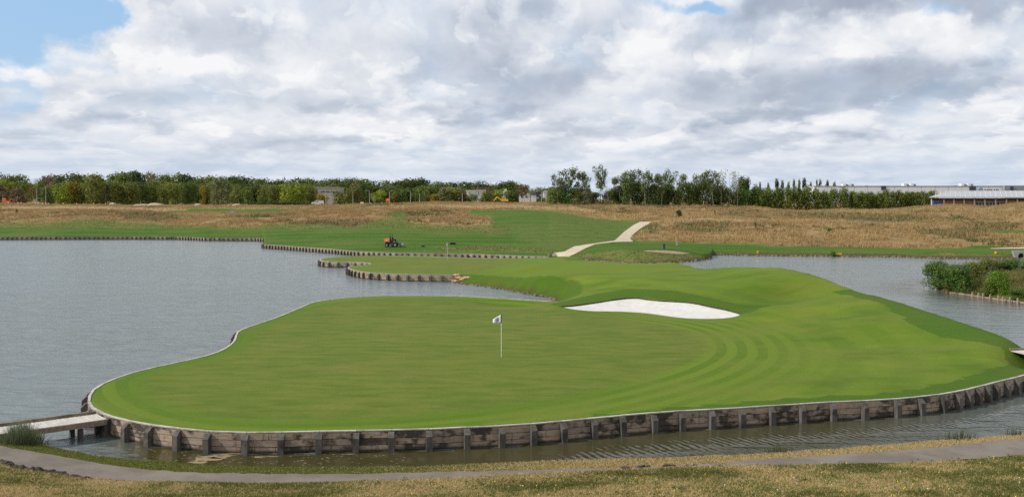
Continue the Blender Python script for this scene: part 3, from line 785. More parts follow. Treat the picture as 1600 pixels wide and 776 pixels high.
PATHS_PX = [[(855, 402), (853, 396.5), (882, 392.6), (897.5, 384.4), (925, 380), (960, 375.6), (966, 371), (974, 362.5), (989, 351.5), (999, 345.6), (1022, 345.6), (1001, 357.5), (989, 367.5), (986, 374), (991, 378.4), (962, 378.8), (930, 382.4), (915, 388.6), (900, 396.6), (891, 402)],
            [(1003, 392.4), (1015, 391), (1040, 391), (1060, 392.6), (1078, 396), (1062, 398), (1040, 396.4), (1018, 394.4), (1006, 393.4)], [(1547, 388), (1575, 386.8), (1700, 385.8), (1700, 389.6), (1548, 390)], [(16, 316), (82, 317.6), (82, 320), (18, 318)]]
strip_px('gravel_path', [(857, 401.5), (856, 396.5), (882, 393.2), (897.5, 385), (925, 381), (960, 376.2), (966, 371), (975, 362.5), (990, 351.5), (1000, 346.6)],
         [(889, 401), (900, 396), (915, 388), (930, 381.8), (962, 378.2), (990, 377.8), (985, 374), (988, 367.5), (1000, 357.5), (1020, 346.4)], M_PATHSAND, BV_M)
M_DRYP = sand_material('bare_patch', (0.25, 0.18, 0.115), (0.36, 0.275, 0.185), 3.0)
strip_px('bare_patch', [(1004, 392.4), (1015, 391.4), (1040, 391.6), (1060, 393.2), (1078, 396)], [(1006, 393), (1018, 394), (1040, 396), (1062, 397.6), (1078, 396.6)], M_DRYP, BV_M, 16, 3)
strip_px('far_gravel_path', [(1548, 388.4), (1575, 387.2), (1700, 386.2)], [(1548, 389.4), (1575, 389.2), (1700, 389.0)], M_PATHSAND, BV_M, 16, 2, 0.08)
strip_px('pale_track', [(20, 316.6), (60, 317.2), (80, 318.6)], [(20, 317.4), (60, 318.4), (80, 319.2)], M_PATHSAND, BV_M, 12, 2, 0.12)

# ------------------------------------------------------------------ near bank with the cart path
edge_px = [(-600, 660), (-200, 674), (0, 686), (50, 691), (101, 704), (126, 707), (162, 713), (202, 718), (252, 721.5), (303, 725), (400, 729.4), (501, 730), (602, 729.6), (668, 729), (728, 724.5), (800, 721.5), (901, 718), (1002, 716), (1078, 714), (1153, 710.4), (1200, 707.8),
           (1299, 701), (1398, 693.4), (1474, 687), (1530, 683.4), (1600, 678), (1800, 660), (2300, 640)]
pu_px = [(-600, 672), (-200, 684), (0, 697), (50, 706), (101, 715), (162, 726.5), (202, 731.5), (252, 736), (303, 739), (400, 740.6), (501, 741.6), (602, 739.6), (678, 738), (800, 735.6), (901, 733.2), (977, 730.6), (1027, 728.4), (1121, 723.4), (1200, 717.4), (1299, 712), (1398, 705), (1464, 698.4), (1530, 692), (1600, 685.4), (1800, 668), (2300, 648)]
pl_px = [(-600, 690), (-200, 704), (0, 718), (18, 725), (50, 735), (101, 743), (146, 749), (202, 751.7), (303, 753.5), (400, 755.6), (501, 754.8), (602, 751.7), (678, 748), (800, 741.5), (850, 739.6), (901, 738), (972, 733.6), (1020, 731), (1060, 730), (1118, 727.6), (1200, 727), (1299, 726), (1398, 724), (1464, 721), (1530, 718), (1600, 711), (1800, 694), (2300, 672)]
nc_cols = np.arange(-600, 2301, 5).astype(float)
def nrow(tab):
    a = interp(nc_cols, tab)
    return np.convolve(np.pad(a, 3, 'edge'), np.ones(7) / 7, 'valid')
eL = np.interp(nc_cols, [-100, 0, 220], [0.55, 0.5, 0.12])
pe, pu, pl = nrow(edge_px), nrow(pu_px), nrow(pl_px)
z1 = eL; d1_ = F * (HC - z1) / (pe - HY)
z2 = eL + 0.22; d2_ = F * (HC - z2) / (pu - HY)
d2_ = np.minimum(d2_, d1_ - 0.35)
zl = eL + 0.27; dvis = F * (HC - zl) / (pl - HY)
d3_ = np.minimum(dvis, d2_ - 1.35); z3 = zl
d3b = d3_ - 0.35; z3b = HC - (pl - 0.5 - HY) / F * d3b
z3b = np.maximum(z3b, z3 + 0.02)
d4 = np.full_like(d3b, 23.0); z4 = HC - (779 - HY) / F * d4
d5 = d3b + (d4 - d3b) * .5; z5 = z3b + (z4 - z3b) * .5 - 0.03
XC = lambda d: (nc_cols - CX) / F * np.maximum(d, 23.0)
rows = [(d1_ + 0.5, np.full_like(d1_, -0.4)), (d1_ + .12, z1 - 0.16), (d1_, z1)]
for t in (.33, .66): rows.append((d1_ + (d2_ - d1_) * t, z1 + (z2 - z1) * t))
rows.append((d2_, z2)); rows.append((d2_ * .5 + d3_ * .5, z2 * .5 + z3 * .5 + 0.0)); rows.append((d3_, z3)); rows.append((d3b, z3b))
for t in np.linspace(0.12, 1, 8): rows.append((d3b + (d4 - d3b) * t, z3b + (z4 - z3b) * t - 0.05 * math.sin(math.pi * t)))
for dd, zz in ((18, 2.6), (12, 4.0), (6, 5.7), (1, 6.9), (-12, 7.05), (-40, 7.0)):
    rows.append((np.full_like(d4, dd), np.full_like(d4, zz)))
ND = np.array([r[0] for r in rows]); NZ = np.array([r[1] for r in rows])
NX = np.array([XC(d) for d in ND])
lumps = (fbm(NX * .8, ND * .8, 4, 5) - .46) * 0.22
rowk = np.arange(len(rows))[:, None]
lumps = lumps * np.where(rowk >= 9, 1.0, np.where((rowk >= 2) & (rowk <= 4), 0.35, 0.0))
NZ = NZ + lumps
nn = len(nc_cols); idx = np.arange(len(rows) * nn).reshape(len(rows), nn)
NQ = np.stack([idx[:-1, :-1], idx[1:, :-1], idx[1:, 1:], idx[:-1, 1:]], -1).reshape(-1, 4)
NV = np.stack([NX, ND, NZ], -1).reshape(-1, 3)
lush = np.where((rowk >= 1) & (rowk <= 5), np.interp(nc_cols, [0, 400, 700, 900, 1600], [1.0, .85, .5, .25, .15])[None], 0.0)
me = mesh_np('near_bank', NV, NQ, True, {'lush': np.broadcast_to(lush, ND.shape).ravel()})
tag(link('near_bank', me, M_BANK), kind='structure')
BV_N = bvh_of(NV, NQ)
# the tarmac lies as a sheet between rows 5 and 7, with crumbling edges
pv, pe_ = [], []
for i in range(len(nc_cols)):
    r1 = (fbm(np.array([nc_cols[i] * .05]), np.array([1.0]), 3)[0] - .45) * 0.24
    r2 = (fbm(np.array([nc_cols[i] * .05]), np.array([7.0]), 3)[0] - .45) * 0.30
    for j, t in enumerate((0, .08, .5, .92, 1)):
        dd = (d2_[i] + r1) + ((d3_[i] + r2) - (d2_[i] + r1)) * t
        zz = z2[i] + (z3[i] - z2[i]) * (d2_[i] - dd) / (d2_[i] - d3_[i])
        pv.append(((nc_cols[i] - CX) / F * max(dd, 23), dd, zz + 0.03 + 0.02 * math.sin(math.pi * t))); pe_.append(1.0 if t in (0, 1) else 0.0)
k = 5
PF = [(i * k + j, i * k + j + 1, (i + 1) * k + j + 1, (i + 1) * k + j) for i in range(len(nc_cols) - 1) for j in range(k - 1)]
tag(link('cart_path', mesh_np('cart_path', pv, PF, True, {'edge': pe_}), M_TARMAC), kind='structure')

# ------------------------------------------------------------------ right-hand peninsula
pen_pts = smooth_line([P(1463, 453.5, 0), P(1490, 459, 0), P(1517.6, 462.4, 0), P(1539, 466, 0), P(1570, 470, 0), P(1600, 474.4, 0), (47, 74.5), (60, 68), (90, 66), (120, 75), (120, 118), (70, 116), (58, 112), (50, 103), (43.5, 96), (40.6, 92.6), P(1463, 453.5, 0)], 1.2)[:-1]
xs, ys = np.meshgrid(np.arange(38, 122, 1.6), np.arange(64, 120, 1.6))
q = np.c_[xs.ravel(), ys.ravel()]; q = q[inside(q, pen_pts)]; q = q[dist_line(q, pen_pts, True) > .6]
TV, TT = tri_grid(pen_pts, [], [tuple(a) for a in q])
de = dist_line(TV, pen_pts, True)
TZ = -0.25 + 0.6 * sst(de, 0, 1.0) + 1.25 * sst(de, 1.0, 13) + (fbm(TV[:, 0] * .3, TV[:, 1] * .3, 3) - .45) * .5 * sst(de, 1, 4)
TVV = np.c_[TV, TZ]
tag(link('peninsula', mesh_np('peninsula', TVV, TT, True, {'dry': 0.55 * sst(de, 2, 8), 'mid': np.ones(len(TV)), 'soil': 1 - sst(de, .3, 1.0)}), M_MAIN), kind='structure')
BV_P = bvh_of(TVV, TT)

# ------------------------------------------------------------------ water
def water_material():
    ma, g, b = material('lake_water', 0.07, 0.5)
    b.inputs['IOR'].default_value = 1.333
    p = g.pos()
    calm, mud = g.attr('calm'), g.attr('mud')
    # short wind waves, crests lying across the view, plus a slower swell and fine ripples
    wp = g.v('ADD', p, g.v('MULTIPLY', g.v('SUBTRACT', g.noise(p, 0.35, 2, 0.5, color=True), (.5, .5, .5)), (1.2, 1.2, 0)))
    w1 = g.noise(g.v('MULTIPLY', wp, (0.34, 1.0, 1)), 1.35, 2, 0.5)
    w2 = g.noise(g.v('MULTIPLY', wp, (0.8, 1.5, 1)), 6.5, 3, 0.6)
    gust = g.noise(g.v('MULTIPLY', p, (0.6, 1, 1)), 0.045, 3, 0.55)
    h = g.m('ADD', g.m('MULTIPLY', w1, 1.0), g.m('MULTIPLY', w2, 0.13))
    amp = g.m('MULTIPLY', g.mr(calm, 0, 1, 1.0, 0.07), g.mr(gust, 0.3, 0.7, 0.6, 1.2))
    bn = g.node('ShaderNodeBump')
    bn.inputs['Distance'].default_value = 0.58
    g.put(bn.inputs['Strength'], g.m('MULTIPLY', amp, 0.85))
    g.put(bn.inputs['Height'], h)
    rip = g.m('SINE', g.m('MULTIPLY', g.m('ADD', g.v('DOT_PRODUCT', p, (0.83, 0.44, 0)), g.m('MULTIPLY', g.noise(p, 1.1, 3), 0.35)), 2 * math.pi / 0.26))
    rn = g.mr(g.noise(g.v('MULTIPLY', p, (1, 1.6, 1)), 1.4, 3), .40, .62)
    b2 = g.node('ShaderNodeBump'); b2.inputs['Distance'].default_value = 0.02
    g.put(b2.inputs['Strength'], g.m('MULTIPLY', g.m('MULTIPLY', g.attr('ripple'), rn), 0.9)); g.put(b2.inputs['Height'], rip); g.put(b2.inputs['Normal'], bn.outputs[0])
    deep = g.mix(g.mr(gust, 0.3, 0.7), (0.124, 0.150, 0.155), (0.160, 0.186, 0.186))
    c = g.mix(mud, deep, (0.042, 0.037, 0.010))
    g.put(b.inputs['Base Color'], c)
    g.put(b.inputs['Roughness'], g.mr(calm, 0.0, 0.8, 0.16, 0.06))
    g.put(b.inputs['Normal'], b2.outputs[0])
    return ma
M_WATER = water_material()
wc = np.r_[np.arange(-900, -20, 40), np.arange(-20, 1621, 8), np.arange(1640, 2501, 40)].astype(float)
wr = np.r_[[24.0], np.arange(26, 48, 0.5), np.geomspace(48, 230, 40)]
WX, WD = np.meshgrid(wc, wr)
WX = (WX - CX) / F * np.maximum(WD, 20)
W2 = np.c_[WX.ravel(), WD.ravel()]
dfr = dist_line(W2, front[::3])
ix = np.interp(W2[:, 0], front[:, 0], front[:, 1])
outside_front = W2[:, 1] < ix
wpx = CX + W2[:, 0] / W2[:, 1] * F
reach = np.interp(wpx, [150, 230, 500, 800, 1000, 1250, 1450, 1600], [0.4, 1.8, 4.5, 4.5, 3.6, 3.0, 2.4, 1.8])
calm = np.where(outside_front, 1 - sst(dfr, reach * .6, reach * 1.25), 0.0)
mud = np.where(outside_front & (wpx > 100), np.interp(wpx, [120, 240, 1300, 1650], [0, 1, .9, .3]), 0.0) * (1 - sst(dfr, 3.0, 6.0))
ripple = np.where(outside_front & (wpx > 820), sst(dfr, .9, 1.8) * (1 - sst(dfr, 4.5, 7.5)) * np.interp(wpx, [820, 950, 1700], [0, 1, 1]), 0.0)
d2nd = dist_line(W2, back[::3])
calm = np.maximum(calm, 0.55 * (1 - sst(d2nd, 0.5, 2.5)))
dpen = dist_line(W2, pen_pts[::2], True)
calm = np.maximum(calm, 0.75 * (1 - sst(dpen, 1.0, 6.0)) * (wpx > 1300))
mud = np.maximum(mud, 0.5 * (1 - sst(dpen, 1.0, 8.0)))
calm = np.maximum(calm, np.where((W2[:, 0] > 14) & (W2[:, 1] > 86), 0.25, 0))
idx = np.arange(W2.shape[0]).reshape(WX.shape)
WQ = np.stack([idx[:-1, :-1], idx[:-1, 1:], idx[1:, 1:], idx[1:, :-1]], -1).reshape(-1, 4)
tag(link('lake_water', mesh_np('lake_water', np.c_[W2, np.zeros(len(W2))], WQ, True, {'calm': calm, 'mud': mud, 'ripple': ripple}), M_WATER), kind='structure')

# ------------------------------------------------------------------ timber materials
def plank_material(name='tarred_plank', shift=0.0):
    ma, g, b = material(name, 0.85, 0.2)
    p = g.pos()
    rnd = g.node('ShaderNodeObjectInfo').outputs['Random']
    sh = g.v('ADD', p, g.xyz(g.m('MULTIPLY', rnd, 37.0), 0, g.m('MULTIPLY', rnd, 11.0)))
    grain = g.noise(g.v('MULTIPLY', sh, (1.6, 1.6, 26)), 1.4, 5, 0.65, dist=0.6)
    st = g.noise(g.v('MULTIPLY', sh, (1, 1, 1.4)), 1.7, 5, 0.66)
    bl = g.noise(g.v('MULTIPLY', p, (1, 1, .7)), 0.75, 4, 0.6)
    drip = g.noise(g.v('MULTIPLY', sh, (9, 9, .8)), 1.2, 3, 0.6)
    c = g.mix(g.mr(grain, .3, .7), (0.260, 0.190, 0.138), (0.470, 0.370, 0.285))
    c = g.mix(g.mr(rnd, 0.2, 1.0, 0, .55, False), c, (0.150, 0.128, 0.112))
    tar = g.m('ADD', g.m('ADD', st, g.m('MULTIPLY', g.m('SUBTRACT', bl, .5), 0.9)), g.m('MULTIPLY', g.m('SUBTRACT', rnd, .5), 0.10))
    c = g.mix(g.mr(tar, 0.47 + shift, 0.64 + shift, 0, .88), c, (0.030, 0.028, 0.027))
    c = g.mix(g.mr(drip, 0.54, 0.75, 0, 0.65), c, (0.040, 0.030, 0.024))
    c = g.mix(g.mr(g.noise(sh, 3.0, 3), 0.62, 0.74, 0, .5), c, (0.17, 0.075, 0.026))
    z = g.sep(p)[2]
    wet = g.mr(g.m('ADD', z, g.m('MULTIPLY', g.m('SUBTRACT', st, .5), 0.12)), 0.12, 0.03, 0, .85)
    c = g.mix(wet, c, (0.022, 0.019, 0.012))
    g.put(b.inputs['Base Color'], c)
    g.put(b.inputs['Normal'], g.bump(grain, 0.5, 0.012))
    return ma
def timber(name, c1, c2, dark, rough=0.85):
    ma, g, b = material(name, rough, 0.2)
    p = g.pos()
    rnd = g.node('ShaderNodeObjectInfo').outputs['Random']
    sh = g.v('ADD', p, g.xyz(g.m('MULTIPLY', rnd, 23.0), 0, g.m('MULTIPLY', rnd, 7.0)))
    n = g.noise(g.v('MULTIPLY', sh, (1, 1, .35)), 7.0, 5, .65)
    n2 = g.noise(sh, 1.6, 4, .6)
    c = g.mix(g.mr(n, .3, .7), c1, c2)
    c = g.mix(g.mr(n2, .45, .68, 0, .8), c, dark)
    c = g.mix(g.mr(rnd, 0, 1, 0, .35, False), c, dark)
    g.put(b.inputs['Base Color'], c)
    g.put(b.inputs['Normal'], g.bump(n, .4, .01))
    return ma
M_PLANK = plank_material()
M_POST = timber('weathered_post', (0.075, 0.068, 0.063), (0.165, 0.146, 0.130), (0.032, 0.030, 0.028))
M_CAP = timber('bleached_cap', (0.38, 0.355, 0.325), (0.54, 0.51, 0.475), (0.24, 0.215, 0.19))
M_DECK = timber('bleached_deck', (0.43, 0.405, 0.375), (0.56, 0.53, 0.495), (0.36, 0.33, 0.29))
M_BEAM = timber('brown_beam', (0.20, 0.150, 0.110), (0.32, 0.25, 0.19), (0.10, 0.075, 0.052))

UNIT = MB().box((0, 0, 0), (1, 1, 1)).build('plank', M_PLANK, mesh_only=True)
UNIT_PALE = MB().box((0, 0, 0), (1, 1, 1)).build('plank', plank_material('bleached_plank', 0.09), mesh_only=True)
UNIT_CAP = MB().box((0, 0, 0), (1, 1, 1)).build('cap', M_CAP, mesh_only=True)
POST = MB().prism([(0.0, -0.7), (0.17, -0.7), (0.17, 0.50), (0.055, 0.655), (0.0, 0.655)], -0.105, 0.105).build('post', M_POST, mesh_only=True)

def timber_wall(label, line, stations, zt, rows, group, vis=None, post_w=1.0, cap=True, zb=-0.25, unit=None, cap_w=0.11):
    """posts on the outside, rows of planks between them, a cap board on top; outside is the right-hand side of the line"""
    s = np.r_[0, np.cumsum(np.hypot(*np.diff(line, axis=0).T))]
    at = lambda q: np.array([np.interp(q, s, line[:, 0]), np.interp(q, s, line[:, 1])])
    st = [q for q in stations if -1e-6 <= q <= s[-1] + 1e-6]
    pts = [at(q) for q in st]
    root = empty('retaining_wall', (*pts[0], 0), label, 'retaining wall', group)
    o = np.array([pts[0][0], pts[0][1], 0])
    hid = MB(); nh = 0
    rr = random.Random(len(st))
    for i, (p, q) in enumerate(zip(pts, pts[1:])):
        d = q - p; L = np.hypot(*d); a = math.atan2(d[1], d[0]); nrm = np.array([d[1], -d[0]]) / L
        mid = (p + q) / 2
        v = vis is None or vis(mid)
        H = (zt - 0.02 - zb) / rows
        if v:
            for r in range(rows):
                c = mid + nrm * (0.03 + rr.uniform(-.006, .006))
                link('plank', unit or UNIT, None, root, tuple(np.array([c[0], c[1], zb + H * (r + .5)]) - o), (0, 0, a), (L - 0.016, 0.055, H - 0.018))
        else:
            hid.box(tuple(np.array([*(mid + nrm * .03), (zt + zb) / 2]) - o), (L - .01, .05, zt - zb - .02), rz=a); nh += 1
        if cap:
            c = mid + nrm * 0.0
            link('cap', UNIT_CAP, None, root, tuple(np.array([c[0], c[1], zt + 0.008 + rr.uniform(-.004, .004)]) - o), (0, 0, a + rr.uniform(-.004, .004)), (L - 0.014, cap_w * rr.uniform(.9, 1.1), 0.04))
    if nh:
        tag(hid.build('rear_planking', M_PLANK, root), kind='stuff')
    else:
        hid.bm.free()
    for i, p in enumerate(pts):
        d = pts[min(i + 1, len(pts) - 1)] - pts[max(i - 1, 0)]
        a = math.atan2(d[1], d[0]); nrm = np.array([d[1], -d[0]]) / np.hypot(*d)
        c = p + nrm * 0.06
        link('post', POST, None, root, tuple(np.array([c[0], c[1], zt - ZW + rr.uniform(-.02, .03)]) - o), (rr.uniform(-.02, .02), 0, a - math.pi / 2), (1.4, post_w, 1))
    return root
def arclen(line):
    return np.r_[0, np.cumsum(np.hypot(*np.diff(line, axis=0).T))]
def even(line, sp):
    L = arclen(line)[-1]; k = max(1, round(L / sp))
    return list(np.linspace(0, L, k + 1))
near_line = np.vstack([left, front[1:]])
sl = arclen(near_line)
post_px = [173, 203, 238, 282, 328, 386, 440.5, 499, 557, 612, 670, 729, 782.5, 831, 878, 925, 970, 1019, 1063, 1110, 1156, 1203, 1250, 1298, 1348, 1398, 1435, 1469, 1492, 1508, 1523, 1538, 1551, 1568, 1584, 1600]
npx = CX + near_line[:, 0] / near_line[:, 1] * F
L0 = arclen(left)[-1]
fpx = CX + front[:, 0] / front[:, 1] * F
fs = arclen(front)
stn = list(np.linspace(0, L0 - 0.15, round(L0 / 1.25))) + [L0 + float(np.interp(q, fpx, fs)) for q in post_px]
k = stn[-1] + 1.3
while k < sl[-1]:
    stn.append(k); k += 1.3
timber_wall('long tarred plank wall with dark posts round the near putting green', near_line, stn, ZW, 4, 'timber walls along the lake',
            vis=lambda m: (m[1] < 36.5 or m[0] > 0) and m[1] < np.interp(m[0], front[:, 0], front[:, 1]) + 0.25)
bs = arclen(back)
timber_wall('curling plank wall with a cove round the second green', back, even(back, 1.22), ZW, 3, 'timber walls along the lake',
            vis=lambda m: m[1] < np.interp(m[0], [-26, -17, 0, 5], [127.5, 126, 124, 124]), unit=UNIT_PALE)
def shore_line(px0, px1):
    pts = [P(q[0], q[1], ZW) for q in shore_px if px0 <= q[0] <= px1]
    return dense(pts, 0.5, False)
wl = shore_line(413, 857)
timber_wall('long low plank wall under the fairway with the mower', wl, even(wl, 1.02), ZW, 2, 'timber walls along the lake', cap=True, unit=UNIT_PALE)
wl2 = np.vstack([dense([P(-60, 369.5, ZW)], 1, False), shore_line(0, 412), dense([P(418, 372.6, ZW), P(416, 376, ZW), P(411, 380.6, ZW), P(412, 381.4, ZW)], .5, False)])
timber_wall('farthest low plank wall along the left shore of the lake', wl2, even(wl2, 0.98), ZW, 1, 'timber walls along the lake', cap=False, unit=UNIT_PALE)

# ------------------------------------------------------------------ footbridges
def footbridge(label, a0, a1, b0, b1, n, sides=(True, True), deep=True):
    """deck between the edges a0-a1 (far side) and b0-b1 (near side); boards lie across"""
    a0, a1, b0, b1 = map(Vector, (a0, a1, b0, b1))
    root = empty('footbridge', (a0 + b0) / 2, label, 'bridge')
    o = root.location.copy()
    ax = ((a1 + b1) / 2 - (a0 + b0) / 2); L = ax.length; ux = ax.normalized()
    ang = math.atan2(ux.y, ux.x); pitch = -math.asin(ux.z)
    across = Vector((-ux.y, ux.x, 0)).normalized()
    W = abs((a0 - b0).dot(across))
    sgn = 1 if (a0 - b0).dot(across) > 0 else -1
    for i in range(n):
        c = (a0 + b0) / 2 + ax * ((i + .5) / n) - o
        link('deck_board', DECKB, None, root, c, (0, pitch, ang + random.uniform(-.006, .006)), (L / n - 0.022, W - .02, 0.04))
    for sd_, s in ((sgn, sides[0]), (-sgn, sides[1])):
        c = (a0 + b0) / 2 + ax * .5 + across * sd_ * (W / 2) - o
        if s:
            link('edge_rail', BEAMB, None, root, c + Vector((0, 0, .065)), (0, pitch, ang), (L, .10, .11))
        link('side_beam', BEAMB, None, root, c + Vector((0, 0, -.10 if s else -.085)), (0, pitch, ang), (L - .02, .11, .19))
    for t in (0.18, 0.62):
        for s in (-.38, .38):
            c = (a0 + b0) / 2 + ax * t + across * s * W - o
            link('support_post', POSTB, None, root, c + Vector((0, 0, -.75)), (0, 0, ang), (.16, .16, 1.0))
    return root
DECKB = MB().box((0, 0, 0), (1, 1, 1)).build('deck_board', M_DECK, mesh_only=True)
BEAMB = MB().box((0, 0, 0), (1, 1, 1)).build('edge_rail', M_BEAM, mesh_only=True)
POSTB = MB().box((0, 0, 0), (1, 1, 1)).build('support_post', M_POST, mesh_only=True)
fa0, fb0 = Vector(P(148, 646.5, .66)), Vector(P(169, 654.5, .66))
fa1, fb1 = Vector(P(0, 666, .70)), Vector(P(0, 678.5, .70))
mA = fa0 + (fa1 - fa0) * 1.45; mB = fb0 + (fb1 - fb0) * 1.45
footbridge('bleached boardwalk footbridge leading to the near green wall at lower left', fa0, mA, fb0, mB, 34, (True, False))
footbridge('short boardwalk with an orange brown edge at the right rim of the island', (25.2, 48.7, .98), (33.5, 50.2, .98), (25.55, 47.4, .98), (33.8, 48.9, .98), 24)

# ------------------------------------------------------------------ flags
M_WHITE = simple('white_paint', (0.78, 0.78, 0.77), 0.5, var=.05)
M_CLOTH = simple('white_cloth', (0.74, 0.75, 0.80), 0.85, var=.05, scale=9)
M_NAVY = simple('navy_print', (0.018, 0.022, 0.055), 0.8)
M_GREENP = simple('green_print', (0.05, 0.12, 0.06), 0.8)
M_BLACK = simple('black_rubber', (0.016, 0.016, 0.018), 0.75)
M_DARK = simple('dark_metal', (0.030, 0.032, 0.036), 0.5, .5)
M_STEEL = simple('grey_steel', (0.34, 0.35, 0.36), 0.45, .5, metal=.3)
def flag(px, py, bvh, label, emblem, turn=0.0, H=2.13):
    h = cast(bvh, px, py)
    root = empty('golf_flag', h, label, 'flag', 'flagsticks on the greens')
    MB().tube([(0, 0, -.05), (0, 0, H - .42)], 0.013, 10).build('pole', M_WHITE, root)
    MB().tube([(0, 0, H - .42), (0, 0, H)], 0.016, 10).build('pole_tip', M_NAVY, root)
    MB().tube([(0, 0, 0.002), (0, 0, 0.006)], [.054, .054], 16).build('hole_cup', M_BLACK, root)
    nx, nz = 12, 6
    W = 0.40
    def pt(u, v):   # u away from the pole, v down
        x = -.016 - W * u; y = 0.05 * math.sin(u * 5.5 + .5) * u + .02 * math.sin(v * 3 + u * 3)
        top = H - .01 - (.17 * u + .05 * u * u); bot = H - .40 - .015 * math.sin(u * 3.1) - .01 * u
        return Vector((x, y, top + (bot - top) * v))
    V = [pt(i / nx, j / nz) for i in range(nx + 1) for j in range(nz + 1)]
    Fc = [(i * (nz + 1) + j, i * (nz + 1) + j + 1, (i + 1) * (nz + 1) + j + 1, (i + 1) * (nz + 1) + j) for i in range(nx) for j in range(nz)]
    fm = mesh_np('cloth', V, Fc, True)
    o = link('cloth', fm, M_CLOTH, root)
    md = o.modifiers.new('thick', 'SOLIDIFY'); md.thickness = .004; md.offset = 0
    if emblem:
        def patch(nm, uv, tris, mat):
            vv = []
            for s in (-1, 1):
                vv += [pt(u, v) + Vector((0, s * .006, 0)) for u, v in uv]
            k = len(uv)
            link(nm, mesh_np(nm, vv, [t for t in tris] + [tuple(i + k for i in t[::-1]) for t in tris]), mat, o)
        cu, cv = .50, .52
        ring, rt = [], []
        for i in range(20):
            a = 2 * math.pi * i / 20
            for r in (.21, .265):
                ring.append((cu + r * math.cos(a) * .95, cv + r * math.sin(a) * 1.15))
        for i in range(20):
            a, b = 2 * i, (2 * i + 2) % 40
            if 1 < i < 16 or i > 17:
                rt += [(a, a + 1, b + 1), (a, b + 1, b)]
        patch('ring_emblem', ring, rt, M_NAVY)
        patch('bird_emblem', [(cu - .02, cv - .24), (cu + .17, cv + .06), (cu + .02, cv + .02), (cu - .05, cv + .16), (cu - .13, cv + .12)], [(0, 1, 2), (0, 2, 3), (0, 3, 4)], M_NAVY)
        patch('band_emblem', [(cu - .12, cv + .22), (cu + .16, cv + .22), (cu + .12, cv + .32), (cu - .08, cv + .32)], [(0, 1, 2), (0, 2, 3)], M_GREENP)
    root.rotation_euler = (0, 0, turn)
    return root
flag(783.3, 558, BV_I, 'white flag with a dark emblem on a pole standing in the near green', True)
flag(699.6, 405.2, BV_I, 'small distant white flag on a pole in the second green', False, turn=R(65), H=2.2)

# ------------------------------------------------------------------ mower and driver
M_ORANGE = simple('orange_paint', (0.74, 0.105, 0.022), 0.4, .5, var=.08)
M_YELLOW = simple('yellow_paint', (0.72, 0.36, 0.02), 0.45, .5, var=.1)
M_GLASS = simple('dark_glass', (0.020, 0.030, 0.038), 0.08, .6)
def wheel(parent, x, y, z, r, w, hub=M_STEEL):
    ty = MB().tube([(x, y - w / 2, z), (x, y - w * .42, z), (x, y + w * .42, z), (x, y + w / 2, z)], [r * .86, r, r, r * .86], 18).build('wheel', M_BLACK, parent)
    MB().tube([(x, y - w * .54, z), (x, y + w * .54, z)], r * .5, 14).build('hub', hub, ty)
def mower():
    h = cast(BV_M, 615.5, 385.6)
    t = empty('ride_on_mower', h, 'orange and black ride-on mower driving on the fairway beyond the lake', 'mower')
    MB().box((-1.02, 0, 1.02), (.94, 1.05, .56), bevel=.12, taper=.9).box((-1.46, 0, .92), (.06, .7, .3)).build('hood', M_ORANGE, t, smooth=False)
    MB().box((-1.05, -.535, 1.02), (.5, .02, .10)).build('hood_vent', M_WHITE, t)
    MB().box((-.35, 0, .60), (2.0, .8, .28), bevel=.04).box((.3, 0, .72), (.7, 1.0, .07)).box((-.35, 0, .84), (.5, .6, .24)).build('chassis', M_DARK, t)
    MB().box((-.32, 0, 1.0), (.46, .5, .14), bevel=.05).box((-.54, 0, 1.25), (.12, .48, .5), ry=-.15, bevel=.05).build('seat', M_BLACK, t)
    MB().tube([(-.58, -.42, .7), (-.62, -.42, 1.95), (-.62, -.30, 2.05), (-.62, .30, 2.05), (-.62, .42, 1.95), (-.58, .42, .7)], .035, 8).build('roll_bar', M_DARK, t)
    MB().tube([(.42, 0, .7), (.26, 0, 1.18)], .05, 8).build('steering_column', M_DARK, t)
    MB().tube([(.24 + .03 * math.sin(a) , .19 * math.cos(a), 1.2 + .13 * math.sin(a)) for a in np.linspace(0, 2 * math.pi, 15)], .02, 6, False).build('steering_wheel', M_BLACK, t)
    for s in (-1, 1):
        wheel(t, -1.08, s * .62, .30, .30, .24)
        wheel(t, .28, s * .72, .36, .36, .28)
        wheel(t, -.36, s * .80, .17, .17, .5)
        MB().tube([(.5, s * .35, .6), (1.15, s * .4, .5)], .045, 8).build('lift_arm', M_DARK, t)
    for y in (-.62, 0, .62):
        MB().box((1.12, y, .30), (.34, .58, .28), bevel=.05).build('cutting_unit', M_DARK, t)
        MB().box((1.36, y, .36), (.26, .56, .34), ry=.5, bevel=.06).build('grass_box', M_STEEL, t)
    return h
MH = mower()
M_SKIN = simple('skin', (0.42, 0.26, 0.19), 0.6)
M_SHIRT = simple('dark_workwear', (0.022, 0.024, 0.045), 0.9)
M_HAIR = simple('dark_hair', (0.02, 0.016, 0.013), 0.9)
def skinned(name, verts, edges, mat, parent, sub=1):
    me = bpy.data.meshes.new(name)
    bm = bmesh.new(); sk = bm.verts.layers.skin.verify()
    vs = []
    for i, (p, r) in enumerate(verts):
        v = bm.verts.new(p); v[sk].radius = (r, r); v[sk].use_root = i == 0; vs.append(v)
    for a, b in edges:
        bm.edges.new((vs[a], vs[b]))
    bm.to_mesh(me); bm.free()
    o = link(name, me, mat, parent)
    o.modifiers.new('skin', 'SKIN').use_smooth_shade = True
    md = o.modifiers.new('sub', 'SUBSURF'); md.levels = sub; md.render_levels = sub
    return o
